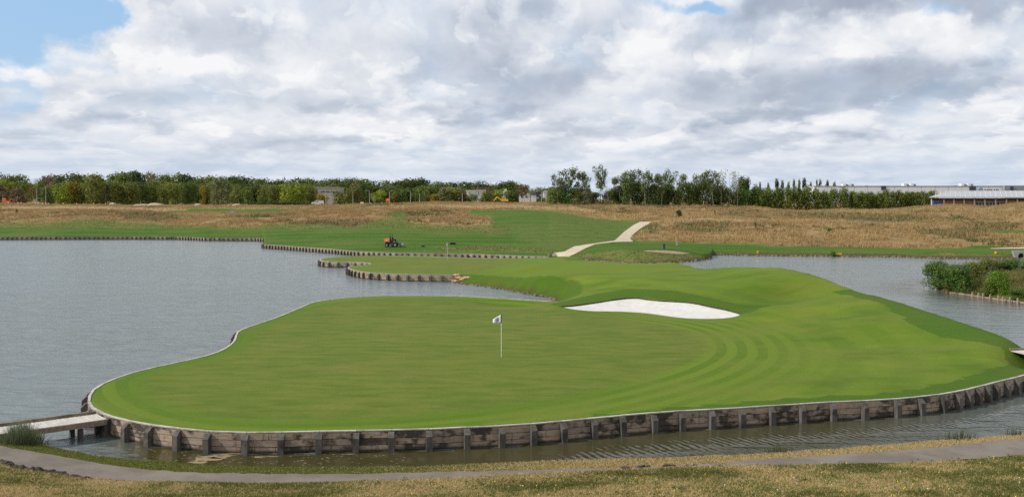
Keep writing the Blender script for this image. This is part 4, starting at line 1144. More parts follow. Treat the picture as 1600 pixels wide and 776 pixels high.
def driver():
    t = empty('person', MH + Vector((-.30, 0, 1.08)), 'person in dark workwear driving the orange mower', 'person')
    V = [((0, 0, .06), .15), ((.0, 0, .25), .14), ((.02, 0, .44), .16), ((.04, 0, .53), .075), ((.06, 0, .60), .06),
         ((.03, .19, .46), .068), ((.10, .26, .20), .052), ((.36, .19, .16), .042), ((.03, -.19, .46), .068), ((.10, -.26, .20), .052), ((.36, -.19, .16), .042),
         ((.16, .12, .04), .095), ((.46, .15, .06), .072), ((.60, .15, -.30), .05), ((.76, .16, -.34), .042), ((.16, -.12, .04), .095), ((.46, -.15, .06), .072), ((.60, -.15, -.30), .05), ((.76, -.16, -.34), .042)]
    E = [(0, 1), (1, 2), (2, 3), (3, 4), (2, 5), (5, 6), (6, 7), (2, 8), (8, 9), (9, 10), (0, 11), (11, 12), (12, 13), (13, 14), (0, 15), (15, 16), (16, 17), (17, 18)]
    skinned('body', V, E, M_SHIRT, t)
    hd = MB().blob((.09, 0, .74), (.10, .078, .125), 3, 2, 0.02).blob((.195, 0, .72), (.022, .016, .025), 1, 1, .02).build('head', M_SKIN, t, smooth=True)
    MB().blob((.07, 0, .785), (.105, .085, .10), 5, 2, .03).build('hair', M_HAIR, hd, smooth=True)
    for s in (-1, 1):
        hv = [((.37, s * .19, .16), .03), ((.42, s * .18, .17), .034), ((.46, s * .165, .18), .03)]
        he = [(0, 1), (1, 2)]
        for k, dz in enumerate((-.03, -.01, .012, .032)):
            b = len(hv); hv += [((.50, s * (.165 - abs(dz) * .2), .18 + dz), .0095), ((.525, s * .145, .175 + dz), .009), ((.515, s * .12, .17 + dz), .008)]
            he += [(2, b), (b, b + 1), (b + 1, b + 2)]
        b = len(hv); hv += [((.44, s * .14, .205), .011), ((.475, s * .125, .205), .0095)]; he += [(1, b), (b, b + 1)]
        skinned('hand', hv, he, M_SKIN, t)
driver()

# ------------------------------------------------------------------ trees
def leaf_material(name, c, vary=0.45, warm=None):
    ma = bpy.data.materials.new(name); ma.use_nodes = True
    g = G(ma.node_tree); nt = ma.node_tree
    b = nt.nodes['Principled BSDF']; b.inputs['Roughness'].default_value = 0.7; b.inputs['Specular IOR Level'].default_value = 0.2
    t = g.attr('tint')
    rnd = g.node('ShaderNodeObjectInfo').outputs['Random']
    lo = tuple(x * (1 - vary) for x in c); hi = tuple(x * (1 + vary) for x in c)
    col = g.mix(t, lo, hi)
    col = g.mix(g.mr(rnd, 0, 1, 0, .35, False), col, warm or (c[0] * 1.25, c[1] * 1.05, c[2]))
    g.put(b.inputs['Base Color'], col)
    tr = g.node('ShaderNodeBsdfTranslucent'); g.put(tr.inputs['Color'], col)
    ms = g.node('ShaderNodeMixShader'); ms.inputs[0].default_value = .28
    nt.links.new(b.outputs[0], ms.inputs[1]); nt.links.new(tr.outputs[0], ms.inputs[2])
    nt.links.new(ms.outputs[0], nt.nodes['Material Output'].inputs['Surface'])
    return ma
LEAF = {'dark': leaf_material('leaf_dark', (0.0736, 0.1104, 0.0207)), 'mid': leaf_material('leaf_mid', (0.1150, 0.1625, 0.0325)), 'olive': leaf_material('leaf_olive', (0.1414, 0.1656, 0.0345)),
        'gold': leaf_material('leaf_gold', (0.247, 0.203, 0.027)), 'lime': leaf_material('leaf_lime', (0.225, 0.285, 0.033)), 'brown': leaf_material('leaf_brown', (0.165, 0.123, 0.068)),
        'rust': leaf_material('leaf_rust', (0.180, 0.099, 0.045)), 'pale': leaf_material('leaf_pale', (0.158, 0.180, 0.075)), 'blue': leaf_material('leaf_blue', (0.048, 0.078, 0.026)),
        'hedge': leaf_material('leaf_hedge', (0.1207, 0.1610, 0.0276), .5), 'wispy': leaf_material('leaf_wispy', (0.1008, 0.1344, 0.0360), .5), 'bush': leaf_material('leaf_bush', (0.0858, 0.1573, 0.0264), .5), 'bright': leaf_material('leaf_bright', (0.128, 0.225, 0.024), .45),
        'reed': leaf_material('leaf_reed', (0.105, 0.135, 0.070), .5), 'straw': leaf_material('leaf_straw', (0.330, 0.228, 0.105), .34, (0.32, 0.22, 0.10)), 'bleach': leaf_material('leaf_bleach', (0.47, 0.355, 0.175), .42, (0.43, 0.32, 0.155)), 'turf': leaf_material('leaf_turf', (0.155, 0.172, 0.038), .5, (0.20, 0.175, 0.06)), 'blade': leaf_material('leaf_blade', (0.135, 0.128, 0.042), .5, (0.19, 0.15, 0.06)),
        'rough': leaf_material('leaf_rough', (0.074, 0.128, 0.009), .40, (0.095, 0.138, 0.016)), 'weed': leaf_material('leaf_weed', (0.055, 0.095, 0.022), .4)}
M_BARK = simple('bark', (0.115, 0.088, 0.066), 0.95, var=.4, scale=2.5, squash=(1, 1, .3))
M_BARKP = simple('pale_bark', (0.23, 0.19, 0.15), 0.95, var=.3, scale=2.5, squash=(1, 1, .3))

def leaf_cloud(centres, nrm, size, rg, up=0.35):
    """one small leaf-clump quad (a folded diamond) per centre"""
    n = len(centres)
    N = nrm + rg.normal(0, .42, (n, 3)); N[:, 2] += up
    N /= np.linalg.norm(N, axis=1)[:, None] + 1e-9
    ref = rg.normal(0, 1, (n, 3))
    U = np.cross(N, ref); U /= np.linalg.norm(U, axis=1)[:, None] + 1e-9
    W = np.cross(N, U)
    s = (size * rg.uniform(.55, 1.35, n))[:, None]
    a = centres + U * s; b = centres + W * s * .62 + N * s * .22; c = centres - U * s; d = centres - W * s * .62 + N * s * .22
    V = np.stack([a, b, c, d], 1).reshape(-1, 3)
    return V, np.arange(n * 4).reshape(n, 4), np.repeat(rg.uniform(0, 1, n), 4)
def crown_mesh(kind, seed):
    """a crown one unit high and about one wide: lobes carried on limbs, leaf clumps scattered over and inside them"""
    rg = np.random.default_rng(seed)
    spec = dict(round=(14, .28, .05, .97, 1700, .042), oak=(18, .24, .08, .97, 1900, .040), tall=(15, .19, .03, .97, 1300, .038), wispy=(20, .130, .36, .98, 1150, .026), spire=(10, .16, .03, .97, 800, .042),
                hedge=(18, .25, .03, .97, 1900, .042), shrub=(14, .24, .02, .93, 1200, .046), wood=(15, .25, .10, .97, 1500, .046), bigbush=(26, .21, .02, .95, 6500, .024), bare=(16, .13, .15, .97, 380, .020))[kind]
    nl, lr, z0, z1, nleaf, ls = spec
    lobes = []
    for i in range(nl):
        t = (i + .5) / nl
        z = z0 + (z1 - z0) * (rg.uniform(.08, .92) if kind not in ('spire', 'hedge', 'tall') else t)
        zz = (z - z0) / (z1 - z0)
        if kind == 'spire': rad = .34 * (1 - zz)**.6 * min(1, zz * 6 + .4)
        elif kind == 'hedge': rad = .42 * math.sin(math.pi * min(1, .25 + zz * .68))**.7
        elif kind == 'wispy': rad = .42 * (.45 + .55 * zz)
        elif kind == 'shrub' or kind == 'bigbush': rad = .42 * math.sqrt(max(0.05, 1 - zz * zz * .85))
        else: rad = .40 * math.sqrt(max(.04, 1 - (2 * zz - 1.0)**2))
        a = rg.uniform(0, 2 * math.pi); r = rad * math.sqrt(rg.uniform(.15, 1)) * (1 - lr * .6)
        k = rg.uniform(.72, 1.3)
        sq = rg.uniform(.62, .9) if kind in ('wispy', 'oak', 'wood') else rg.uniform(.75, 1.1)
        lobes.append((np.array([r * math.cos(a), r * math.sin(a), np.clip(z, z0 + lr * .3, z1 - lr * sq * k * .95)]), lr * k, sq))
    w = np.array([l[1]**2 for l in lobes]); w /= w.sum()
    which = rg.choice(nl, nleaf, p=w)
    dirs = rg.normal(0, 1, (nleaf, 3)); dirs /= np.linalg.norm(dirs, axis=1)[:, None]
    rad = rg.uniform(.35, 1.0, nleaf)**.5 * (1 + rg.normal(0, .13, nleaf))
    cs = np.array([l[0] for l in lobes])[which]; rs = np.array([l[1] for l in lobes])[which]; sq = np.array([l[2] for l in lobes])[which]
    ctr = cs + dirs * (rs * rad)[:, None] * np.c_[np.ones(nleaf), np.ones(nleaf), sq]
    ctr[:, 2] = np.clip(ctr[:, 2], 0.005, 1.0)
    V, Fc, tint = leaf_cloud(ctr, dirs, ls, rg)
    lobe_t = rg.uniform(-.25, .25, nl)[which]
    tint = np.clip(tint + np.repeat(lobe_t, 4), 0, 1)
    return mesh_np('crown', V, Fc, False, {'tint': tint}), [l[0] for l in lobes]
def trunk_mesh(lobes, seed, r=.03, nlimb=6, mat=None, tall=.9):
    rr = random.Random(seed)
    mb = MB()
    lean = rr.uniform(-.04, .04)
    ax = [Vector((lean * z + .012 * math.sin(z * 9 + seed), .012 * math.cos(z * 7 + seed), z)) for z in (0, .08, .3, .5, .7, tall)]
    mb.tube([(0, 0, -.03)] + ax, [r * 1.5, r * 1.25, r, r * .8, r * .55, r * .35, r * .1], 6)
    for l in sorted(lobes, key=lambda q: -np.hypot(q[0], q[1]))[:nlimb]:
        z0 = max(.12, l[2] * rr.uniform(.45, .7))
        a = Vector((lean * z0, 0, z0)); b = Vector(l)
        m_ = (a + b) / 2 + Vector((0, 0, .03))
        mb.tube([a, m_, b], [r * .5, r * .32, r * .08], 5)
    return mb.build('trunk', mat or M_BARK, mesh_only=True)
BANK = {}
def tree_kind(shape, colour, var, bark=None):
    key = (shape, colour, var)
    if key not in BANK:
        if (shape, var) not in BANK:
            BANK[(shape, var)] = crown_mesh(shape, 100 + var * 17 + hash_s(shape))
        cm, lob = BANK[(shape, var)]
        c2 = cm.copy() if cm.materials else cm
        c2.materials.clear(); c2.materials.append(LEAF[colour])
        tk = (shape, var, 'trunk')
        if tk not in BANK:
            BANK[tk] = trunk_mesh(lob, var, r={'wispy': .010, 'bare': .009, 'bigbush': .008, 'spire': .010}.get(shape, .012), nlimb=9 if shape in ('wispy', 'bare') else 5, mat=M_BARKP if shape in ('wispy', 'bare') else M_BARK)
        BANK[key] = (c2, BANK[tk])
    return BANK[key]
def hash_s(s): return sum(ord(c) * (i + 1) for i, c in enumerate(s))
RT = random.Random(11)
def tree(px, top, w, d, shape, colour, label, group, name='tree', cat='tree', base=None, var=None, yscale=None):
    x = (px - CX) / F * d
    z0 = base if base is not None else drop(BV_M, x, d) - .05
    zt = HC - (top - HY) / F * d
    H = zt - z0; W = w / F * d
    cm, tm = tree_kind(shape, colour, RT.randrange(4) if var is None else var)
    root = empty(name, (x, d, z0), label, cat, group, RT.uniform(0, 6.28))
    dp = W * RT.uniform(.85, 1.1)
    link('crown', cm, None, root, (0, 0, 0), (0, 0, 0), (W, dp, H))
    link('trunk', tm, None, root, (0, 0, 0), (0, 0, 0), ((W + H) * .5, (W + H) * .5, H))
    return root

# the wood along the left horizon: back row, then the lower front rows
sky_top = [(-40, 271), (0, 269), (14, 268), (30, 271), (42, 274), (50, 277), (68, 276), (80, 270), (100, 271), (112, 270), (130, 271), (146, 273), (160, 270), (185, 266.5), (200, 267), (225, 269), (250, 270), (275, 271), (290, 270.5), (315, 275), (340, 276.5), (362, 273), (385, 274), (410, 276), (440, 276.5), (470, 278), (490, 279),
           (520, 279), (540, 276), (556, 273), (575, 275), (590, 279), (612, 280), (625, 278), (637, 276), (652, 277), (664, 276.5), (680, 283), (700, 284.5), (715, 283), (730, 282.5), (750, 281.5), (770, 280.5), (785, 282), (800, 286), (820, 289), (845, 290.5), (870, 290.5), (900, 290)]
# ... front rows keep their own tops
cols_w = [('dark', 5), ('mid', 5), ('blue', 2.5), ('olive', 2), ('brown', .6), ('rust', .15)]
names_w, wts_w = [c[0] for c in cols_w], [c[1] for c in cols_w]
adj = {'dark': 'dark green', 'mid': 'mid green', 'blue': 'blackish green', 'olive': 'olive green', 'brown': 'brownish', 'rust': 'rust tinged', 'gold': 'golden', 'lime': 'yellow-green', 'pale': 'pale grey-green', 'hedge': 'green', 'wispy': 'thin-leaved'}
px = -24.0; i = 0
while px < 868:
    top = float(interp(px, sky_top)) + RT.choice([-1.5, 0, 0, 1.5, 3.5]) + RT.uniform(-.8, .8)
    w = RT.uniform(28, 46)
    c = RT.choices(names_w, wts_w)[0]
    if 232 < px < 255: c = RT.choice(['brown', 'brown', 'olive'])
    if 795 < px < 870: c = RT.choice(['olive', 'lime', 'mid'])
    if 520 < px < 590 or 355 < px < 480: c = RT.choice(['dark', 'dark', 'blue', 'mid'])
    if not 44 < px < 66:
        tree(px, top, w, 585 + RT.uniform(-25, 25), RT.choice(['oak', 'wood', 'round']), c,
             '%s tree in the back row of the left wood, %s from the left' % (adj[c], ordinal(i)), 'skyline trees of the wood on the left')
        i += 1
    px += RT.uniform(13, 22)
tree(57, 276, 24, 570, 'bare', 'pale', 'thin grey-green tree with sky showing through in the gap of the left wood', 'skyline trees of the wood on the left')
px = -20.0; i = 0
while px < 862:
    top = float(interp(px, [(-20, 281), (100, 283), (250, 281), (400, 284), (560, 285), (680, 290), (800, 293), (870, 296)])) + RT.uniform(-2, 4)
    c = RT.choices(['mid', 'olive', 'dark', 'pale', 'lime', 'brown'], [5, 4, 4, 1.5, 1, 1.2])[0]
    if px < 95: c = RT.choice(['brown', 'olive', 'lime', 'mid'])
    tree(px, top, RT.uniform(24, 38), 525 + RT.uniform(-20, 20), RT.choice(['wood', 'round', 'oak']), c,
         '%s tree in the middle row of the left wood, %s from the left' % (adj[c], ordinal(i)), 'middle row trees of the wood on the left')
    i += 1
    px += RT.uniform(11, 17)
spec = [  # px, top, width, colour, shape, words
    (4, 294, 30, 'brown', 'bare', 'brown bare-twigged shrub tree at the far left'), (28, 291, 34, 'brown', 'shrub', 'brown leafy shrub tree behind the orange digger'), (50, 286, 26, 'rust', 'bare', 'rusty thin tree in front of the gap in the wood'),
    (72, 289, 26, 'mid', 'round', 'green tree behind the left lamp post'), (96, 284, 30, 'lime', 'round', 'bright green round tree left of the golden tree'), (20, 303, 14, 'dark', 'shrub', 'dark shrub beside the orange digger'),
    (116, 281, 26, 'gold', 'oak', 'golden autumn tree at the left end of the dark clump'), (144, 269.5, 44, 'olive', 'tall', 'tall olive tree, highest of the clump beyond the dry hill'), (128, 285, 26, 'olive', 'round', 'olive tree between the golden and the tall one'),
    (164, 288, 26, 'brown', 'bare', 'leafless reddish tree in front of the tall olive one'), (183, 284, 28, 'olive', 'oak', 'dark olive tree right of the leafless reddish one'), (204, 281.5, 32, 'olive', 'oak', 'broad olive tree above the left dirt heap'),
    (222, 285, 24, 'dark', 'round', 'dark tree behind the long dirt heap'), (238, 289, 22, 'dark', 'round', 'low dark tree over the long dirt heap'), (255, 287, 20, 'olive', 'round', 'small olive tree right of the long dirt heap'),
    (272, 283.5, 24, 'olive', 'tall', 'narrow olive tree left of the round dark one'), (294, 281, 29, 'dark', 'round', 'round dark green tree above the small dirt heap'), (317, 287, 15, 'gold', 'tall', 'narrow golden tree right of the round dark one'),
    (346, 273.5, 46, 'pale', 'tall', 'large feathery olive tree, the second highest of the clump'), (332, 283, 26, 'olive', 'bare', 'thin olive tree in front of the feathery one'), (371, 288, 28, 'olive', 'shrub', 'wide low olive tree right of the feathery one'), (388, 291, 22, 'mid', 'round', 'green tree at the right end of the clump'),
    (408, 288.5, 22, 'olive', 'round', 'first clipped olive tree of the row behind the car park'), (428, 287.5, 21, 'olive', 'round', 'second clipped olive tree of the row behind the car park'), (449, 286, 25, 'lime', 'round', 'yellowish round tree of the row behind the car park'), (470, 284.5, 26, 'lime', 'round', 'broad yellowish tree, tallest of the row behind the car park'), (489, 289.5, 18, 'olive', 'round', 'last olive tree of the row, over the white van'),
    (503, 300.5, 24, 'gold', 'shrub', 'low golden tree in front of the grey office'), (531, 296, 26, 'olive', 'round', 'olive tree hiding the right end of the office'), (551, 289.5, 34, 'olive', 'oak', 'large olive tree right of the grey office'), (568, 286, 14, 'blue', 'spire', 'blackish conifer left of the bright lime tree'), (574, 289, 10, 'blue', 'spire', 'second slim blackish conifer'),
    (591, 295, 26, 'lime', 'oak', 'bright lime tree by the road sign'), (617, 297, 20, 'olive', 'shrub', 'olive bush right of the orange road sign'), (628, 293, 22, 'mid', 'round', 'rounded green tree between two lamp posts'), (648, 297, 20, 'dark', 'round', 'dark round tree behind the lamp post'), (664, 299, 22, 'pale', 'bare', 'pale thin tree right of the lamp posts'),
    (682, 301, 26, 'gold', 'shrub', 'yellowish low bushes right of the lamp posts'), (697, 291, 30, 'pale', 'oak', 'pale willow-like tree beyond the straw hill'), (712, 294, 34, 'olive', 'shrub', 'wide olive shrub left of the white house'), (726, 301, 22, 'brown', 'shrub', 'brownish shrub in front of the white house'), (738, 301, 18, 'mid', 'shrub', 'green shrub in front of the white house'),
    (758, 297, 24, 'olive', 'round', 'olive tree right of the white house'), (773, 299, 26, 'olive', 'round', 'olive tree above the digger arm'), (799, 296, 26, 'dark', 'round', 'dark tree left of the thin brown one'), (816, 288, 26, 'brown', 'wispy', 'thin brown tree standing before the white gable'), (846, 307, 16, 'mid', 'shrub', 'low green bush before the slate roof'), (863, 299, 22, 'olive', 'round', 'olive tree right of the slate roof')]
for (px, top, w, c, sh, lab) in spec:
    d = 455 if px in (346,) else 415 + RT.uniform(-12, 12)
    if px > 600: d = 425
    tree(px, top, w, d, sh, c, lab, 'trees beyond the dry hill')
# low hedge by the car park
i = 0
for px in np.arange(398, 492, 7.5):
    tree(px, 314.2 + RT.uniform(-.8, .8), 12, 398, 'shrub', 'dark', 'low dark hedge bush by the car park, %s from the left' % ordinal(i), 'hedge bushes by the car park', 'hedge_bush', 'bush'); i += 1

# the tall grove right of the middle
tall = [(871, 270, 24), (884, 262, 26), (905, 257.5, 24), (917, 274, 18), (938, 254.5, 25), (950, 278, 12), (968, 268, 26), (982, 263, 24), (992, 262, 26), (1008, 268, 20), (1021, 264, 26), (1034, 269, 22), (1046, 262.5, 26), (1064, 270.5, 20), (1078, 276, 20),
        (1092, 268, 22), (1104, 270, 24), (1114, 264, 24), (1127, 259, 26), (1140, 261, 22), (1152, 264.5, 14)]
words = ['leftmost tall airy tree of the grove', 'airy tree second from the left in the grove', 'tall leafy tree left of the gap in the grove', 'low airy tree at the gap in the grove', 'lone slender tree with a bare trunk in the gap of the grove', 'thin sapling right of the lone slender tree']
for i, (px, top, w) in enumerate(tall):
    lab = words[i] if i < len(words) else 'tall airy tree in the dense part of the grove, %s from its left' % ordinal(i - len(words))
    if i == len(tall) - 1: lab = 'very thin sparse tree at the right end of the grove'
    tree(px, top, w * 1.35, 318 + RT.uniform(-7, 7), 'bare' if i in (5, 18, 19, 20) else 'wispy', 'wispy', lab, 'tall airy trees of the grove', var=i % 4)
under = np.arange(866, 1200, 10.5)
for i, px in enumerate(under):
    if 932 < px < 944: continue
    top = float(interp(px, [(866, 297), (885, 288), (905, 287), (925, 296), (945, 296), (965, 288), (985, 280), (1010, 284), (1040, 286), (1075, 290), (1100, 282), (1130, 290), (1165, 290), (1200, 293)])) + RT.uniform(-2.5, 3.5)
    c = RT.choice(['dark', 'dark', 'mid', 'bush'])
    if abs(px - 918) < 6: c = 'pale'
    if abs(px - 897) < 6: c = 'lime'
    tree(px + RT.uniform(-2, 2), top, RT.uniform(19, 27), 322 + RT.uniform(-6, 6), RT.choice(['shrub', 'round', 'oak']), c, '%s undergrowth tree beneath the grove, %s from the left' % ({'dark': 'dark green', 'mid': 'mid green', 'bush': 'fresh green', 'pale': 'pale straw', 'lime': 'yellow-green'}[c], ordinal(i)), 'undergrowth of the grove')
for i, (px, top, w) in enumerate([(1160, 272.5, 16), (1169, 275, 12), (1180, 287, 14)]):
    tree(px, top, w, 345, 'hedge', 'dark', ['dense dark tree just right of the grove', 'narrow dark tree touching the dense one right of the grove', 'lower dark tree between grove and even row'][i], 'dark trees right of the grove')
# poplars over the warehouse and the even row in front of it
for i, (px, top, w, c) in enumerate([(1187, 283, 7, 'pale'), (1200, 284, 7, 'pale'), (1214, 277, 11, 'blue'), (1222, 280.5, 9, 'blue'), (1232, 282, 8, 'mid'), (1240, 278.5, 8, 'mid'), (1249, 279, 8, 'mid'), (1257, 276.5, 11, 'blue'), (1267, 283, 7, 'pale'), (1276.5, 279, 7, 'blue'), (1281.5, 279, 7, 'blue'), (1293, 279.5, 10, 'blue'), (1304, 283, 8, 'blue'), (1315, 285, 7, 'blue')]):
    tree(px, top, w * 1.35, 660, 'spire', c, '%s poplar behind the warehouse roof, %s from the left' % ({'pale': 'grey-green', 'blue': 'blackish', 'mid': 'green'}[c], ordinal(i)), 'poplars behind the warehouse')
hed = [(1190, 293), (1203, 292), (1216, 291.5), (1230, 290), (1246, 288.5), (1261, 289), (1275, 292), (1287, 296), (1302, 293), (1318, 291.5), (1334, 297), (1347, 298.5), (1359, 298.5), (1371, 299.5), (1384, 294.5), (1395, 297.5), (1405.5, 296), (1415, 298.5), (1424, 297.5), (1434, 298.5), (1443, 297.5), (1456, 296.5)]
for i, (px, top) in enumerate(hed):
    tree(px, top, 20.5 if i < 14 else 19.5, 333 if px < 1440 else 345, 'hedge', 'hedge', 'clipped green tree in the even row before the warehouse, %s from the left' % ordinal(i), 'even row of trees before the warehouse', var=i % 4)
for i, (px, top) in enumerate([(1330, 297), (1345, 297.5), (1363, 298)]):
    tree(px, top, 14, 350, 'round', 'dark', 'dark tree peeping between the even row, %s from the left' % ordinal(i), 'dark trees behind the even row')

# bushes standing near the water on the right peninsula and in the dry rough
def bush(px, base_py, top, w, shape, colour, label, bvh, name='bush', group=None, var=0):
    h = cast(bvh, px, base_py)
    if h is None:
        h = Vector(PD(px, base_py, 111)); h.z = drop(bvh, h.x, h.y)
        if h.z > 5: h.z = 0.1
    d = h.y
    return tree(px, top, w, d, shape, colour, label, group, name, 'bush', base=h.z - .1, var=var)
bush(1466, 452.5, 404, 50, 'bigbush', 'bush', 'tall dark bush at the tip of the right peninsula', BV_P, var=0)
bush(1497, 456, 409, 48, 'bigbush', 'bush', 'broad green bush beside the tall one on the right peninsula', BV_P, var=1)
bush(1517, 447, 406, 46, 'bigbush', 'olive', 'brownish green bush behind the broad one on the peninsula', BV_P, var=2)
bush(1561, 462, 421, 42, 'bigbush', 'bright', 'bright green bush near the right frame edge on the peninsula', BV_P, var=3)
bush(1543, 461, 437, 22, 'bigbush', 'olive', 'small yellowish bush left of the bright green one', BV_P, var=1)
bush(1590, 466, 449, 34, 'bigbush', 'bush', 'low green bush at the right frame edge above the stakes', BV_P, var=2)
bush(1483, 455, 442, 20, 'bigbush', 'rust', 'low rust-coloured shrub between the two big peninsula bushes', BV_P, var=0)
bush(1510, 459, 444, 26, 'bare', 'straw', 'pale dry shrub at the water edge below the broad bush', BV_P, var=1)
for i, (px, by, top, w, c, lab) in enumerate([(1548, 409.4, 402.5, 50, 'olive', 'wide low olive bush on the back shore of the peninsula'), (1580, 410, 403, 36, 'bush', 'low green bush on the back shore near the culvert'), (1606, 412, 401.5, 26, 'bright', 'bright low bush cut by the right frame edge')]):
    bush(px, by + 1.5, top, w, 'bigbush', c, lab, BV_P, var=i)
for (px, by, top, w, c, lab, sh) in [(1061, 339.5, 327, 11, 'blue', 'small round dark conifer in the dry grass', 'hedge'), (1180, 357, 346.5, 9, 'mid', 'small green sapling on the dry slope', 'spire'), (1296, 363.5, 355, 9, 'mid', 'small green shrub left of middle on the dry slope', 'shrub'),
                                     (1117, 337, 327, 4, 'olive', 'thin sapling by the round conifer', 'spire'), (1478, 320.5, 316.5, 6, 'dark', 'dark shrub on the dune before the brick pavilion', 'shrub'), (1494, 320, 315.8, 6, 'mid', 'green shrub on the dune before the brick pavilion', 'shrub'), (1316, 341, 334, 5, 'mid', 'tiny green bush on the upper dry hill', 'shrub'),
                                     (1301, 400.2, 391, 15, 'bright', 'tuft of green reeds at the far right shore', 'shrub'), (26, 333, 326, 5, 'olive', 'little green shrub on the dry hill at far left', 'shrub')]:
    bush(px, by, top, w, sh, c, lab, BV_M, 'shrub')

# ------------------------------------------------------------------ buildings
M_SHEET = simple('white_sheet', (0.66, 0.69, 0.71), 0.5, var=.06, scale=.6, squash=(6, 6, .05))
M_ROOFW = simple('pale_metal_roof', (0.33, 0.345, 0.36), 0.45, var=.05, scale=.5, squash=(5, .1, .1))
M_GREYSHEET = simple('grey_sheet', (0.235, 0.25, 0.265), 0.6, var=.08, scale=.5, squash=(4, 4, .05))
M_ANTHRA = simple('anthracite', (0.045, 0.055, 0.075), 0.5, var=.1)
M_BRICK = simple('brown_brick', (0.34, 0.175, 0.115), 0.9, var=.25, scale=1.4, squash=(1, 1, 3))
M_FASCIA = simple('brown_fascia', (0.075, 0.052, 0.042), 0.8, var=.2)
M_CONC = simple('pale_concrete', (0.34, 0.325, 0.30), 0.85, var=.12, scale=1.0)
M_PILLAR = simple('brown_grey_pillar', (0.20, 0.165, 0.14), 0.85, var=.1)
M_BLUE = simple('blue_panel', (0.02, 0.115, 0.42), 0.5, var=.1)
M_SLATE = simple('slate_roof', (0.075, 0.085, 0.110), 0.7, var=.2)
M_RENDER = simple('white_render', (0.55, 0.54, 0.52), 0.85, var=.06)
M_TEAL = simple('teal_glass', (0.16, 0.30, 0.29), 0.2, .6)
M_CYAN = simple('cyan_print', (0.02, 0.28, 0.60), 0.5)
M_VIOLET = simple('violet_print', (0.20, 0.12, 0.42), 0.5)

def warehouse():
    D_ = 600.0
    X = lambda px: (px - CX) / F * D_
    Z = lambda py: HC - (py - HY) / F * D_
    x0, x1 = X(1272), X(1566)
    t = empty('warehouse', ((x0 + x1) / 2, D_, 5.0), 'long white sheet-metal warehouse on the right horizon', 'warehouse')
    o = t.location
    cx = (x0 + x1) / 2 - o.x
    zt = Z(290.6)
    def bx(px0, px1, py0, py1, y0, y1):
        return ((X(px0) + X(px1)) / 2 - o.x, (y0 + y1) / 2, (Z(py0) + Z(py1)) / 2 - o.z), (X(px1) - X(px0), y1 - y0, abs(Z(py0) - Z(py1)))
    k = 0
    for a in np.arange(1272, 1565, 21.0):     # facade panels with open joints
        b = min(a + 21, 1566)
        c, s = bx(a, b, 291.6, 320, 0, .3)
        MB().box(c, (s[0] - .25, s[1], s[2])).build('wall_panel', M_SHEET, t)
    c, s = bx(1272, 1566, 291.2, 320, .35, 12); MB().box(c, s).build('hall', M_SHEET, t)
    c, s = bx(1271.5, 1566.4, 290.3, 291.6, -.15, 12.2); MB().box(c, s).build('parapet', M_GREYSHEET, t)
    for (a, b, p, q) in ((1377, 1384, 290.2, 296.5), (1514.5, 1524, 291.2, 297)):
        c, s = bx(a, b, p, q, -.6, .1); MB().box(c, s).build('loading_bay', M_ANTHRA, t)
    c, s = bx(1566, 1597, 289.9, 320, -3, 40); MB().box(c, s).build('annex', M_GREYSHEET, t)
    c, s = bx(1574.5, 1579.2, 291.3, 297, -3.4, -2.9); MB().box(c, s).build('annex_window', M_ANTHRA, t)
    for a in (1322.5, 1331.5, 1418.5, 1429.5, 1509.5, 1520):
        c, s = bx(a, a + 4.2, 286.6, 290.4, 6, 10); u = MB().box(c, s).build('roof_unit', M_SHEET, t)
        c, s = bx(a + 4.3, a + 8.6, 287.2, 290.4, 6.5, 9.5); MB().box(c, s).build('unit_shaded_side', M_GREYSHEET, u)  # grey box puts the unit's shaded right side into the colour
    for a in (1358, 1498):
        c, s = bx(a, a + 3, 289.6, 290.3, 5, 8); MB().box(c, s).build('roof_vent', M_GREYSHEET, t)
    # swirl logo: a crescent in two colours
    lx, lz = X(1532.6) - o.x, Z(296.1) - o.z
    def cres(a0, a1, r0, r1, mat, nm):
        V, Fc = [], []
        n_ = 14
        for i in range(n_ + 1):
            a = a0 + (a1 - a0) * i / n_; w = math.sin(math.pi * i / n_)
            ri, ro = r1 - (r1 - r0) * w, r1
            for r in (ri, ro):
                V.append((lx + r * math.cos(a), -.12, lz + r * math.sin(a)))
        for i in range(n_): Fc.append((2 * i, 2 * i + 1, 2 * i + 3, 2 * i + 2))
        ob = link(nm, mesh_np(nm, V, Fc), mat, t); ob.modifiers.new('t', 'SOLIDIFY').thickness = .06
    cres(R(70), R(330), .25, 1.15, M_CYAN, 'logo_crescent'); cres(R(-60), R(120), .35, 1.1, M_VIOLET, 'logo_arc')
    # dark sign letters, too far to read: seven raised glyphs of strokes
    for i, (a, w) in enumerate(((1538.0, 2.0), (1542.0, 1.5), (1544.9, 2.4), (1548.2, 2.0), (1552.8, 1.6), (1556.2, 1.4), (1558.4, 1.4))):
        mb = MB(); zz = Z(296.4) - o.z; wx = w / F * D_
        xx = X(a) - o.x
        mb.box((xx + .12, -.1, zz), (.22, .12, .62)).box((xx + wx - .12, -.1, zz), (.22, .12, .62)).box((xx + wx / 2, -.1, zz + (.2, 0, .2, -.2, .2, 0, -.2)[i]), (wx - .5, .12, .2))
        mb.build('sign_letter', M_ANTHRA, t)
warehouse()

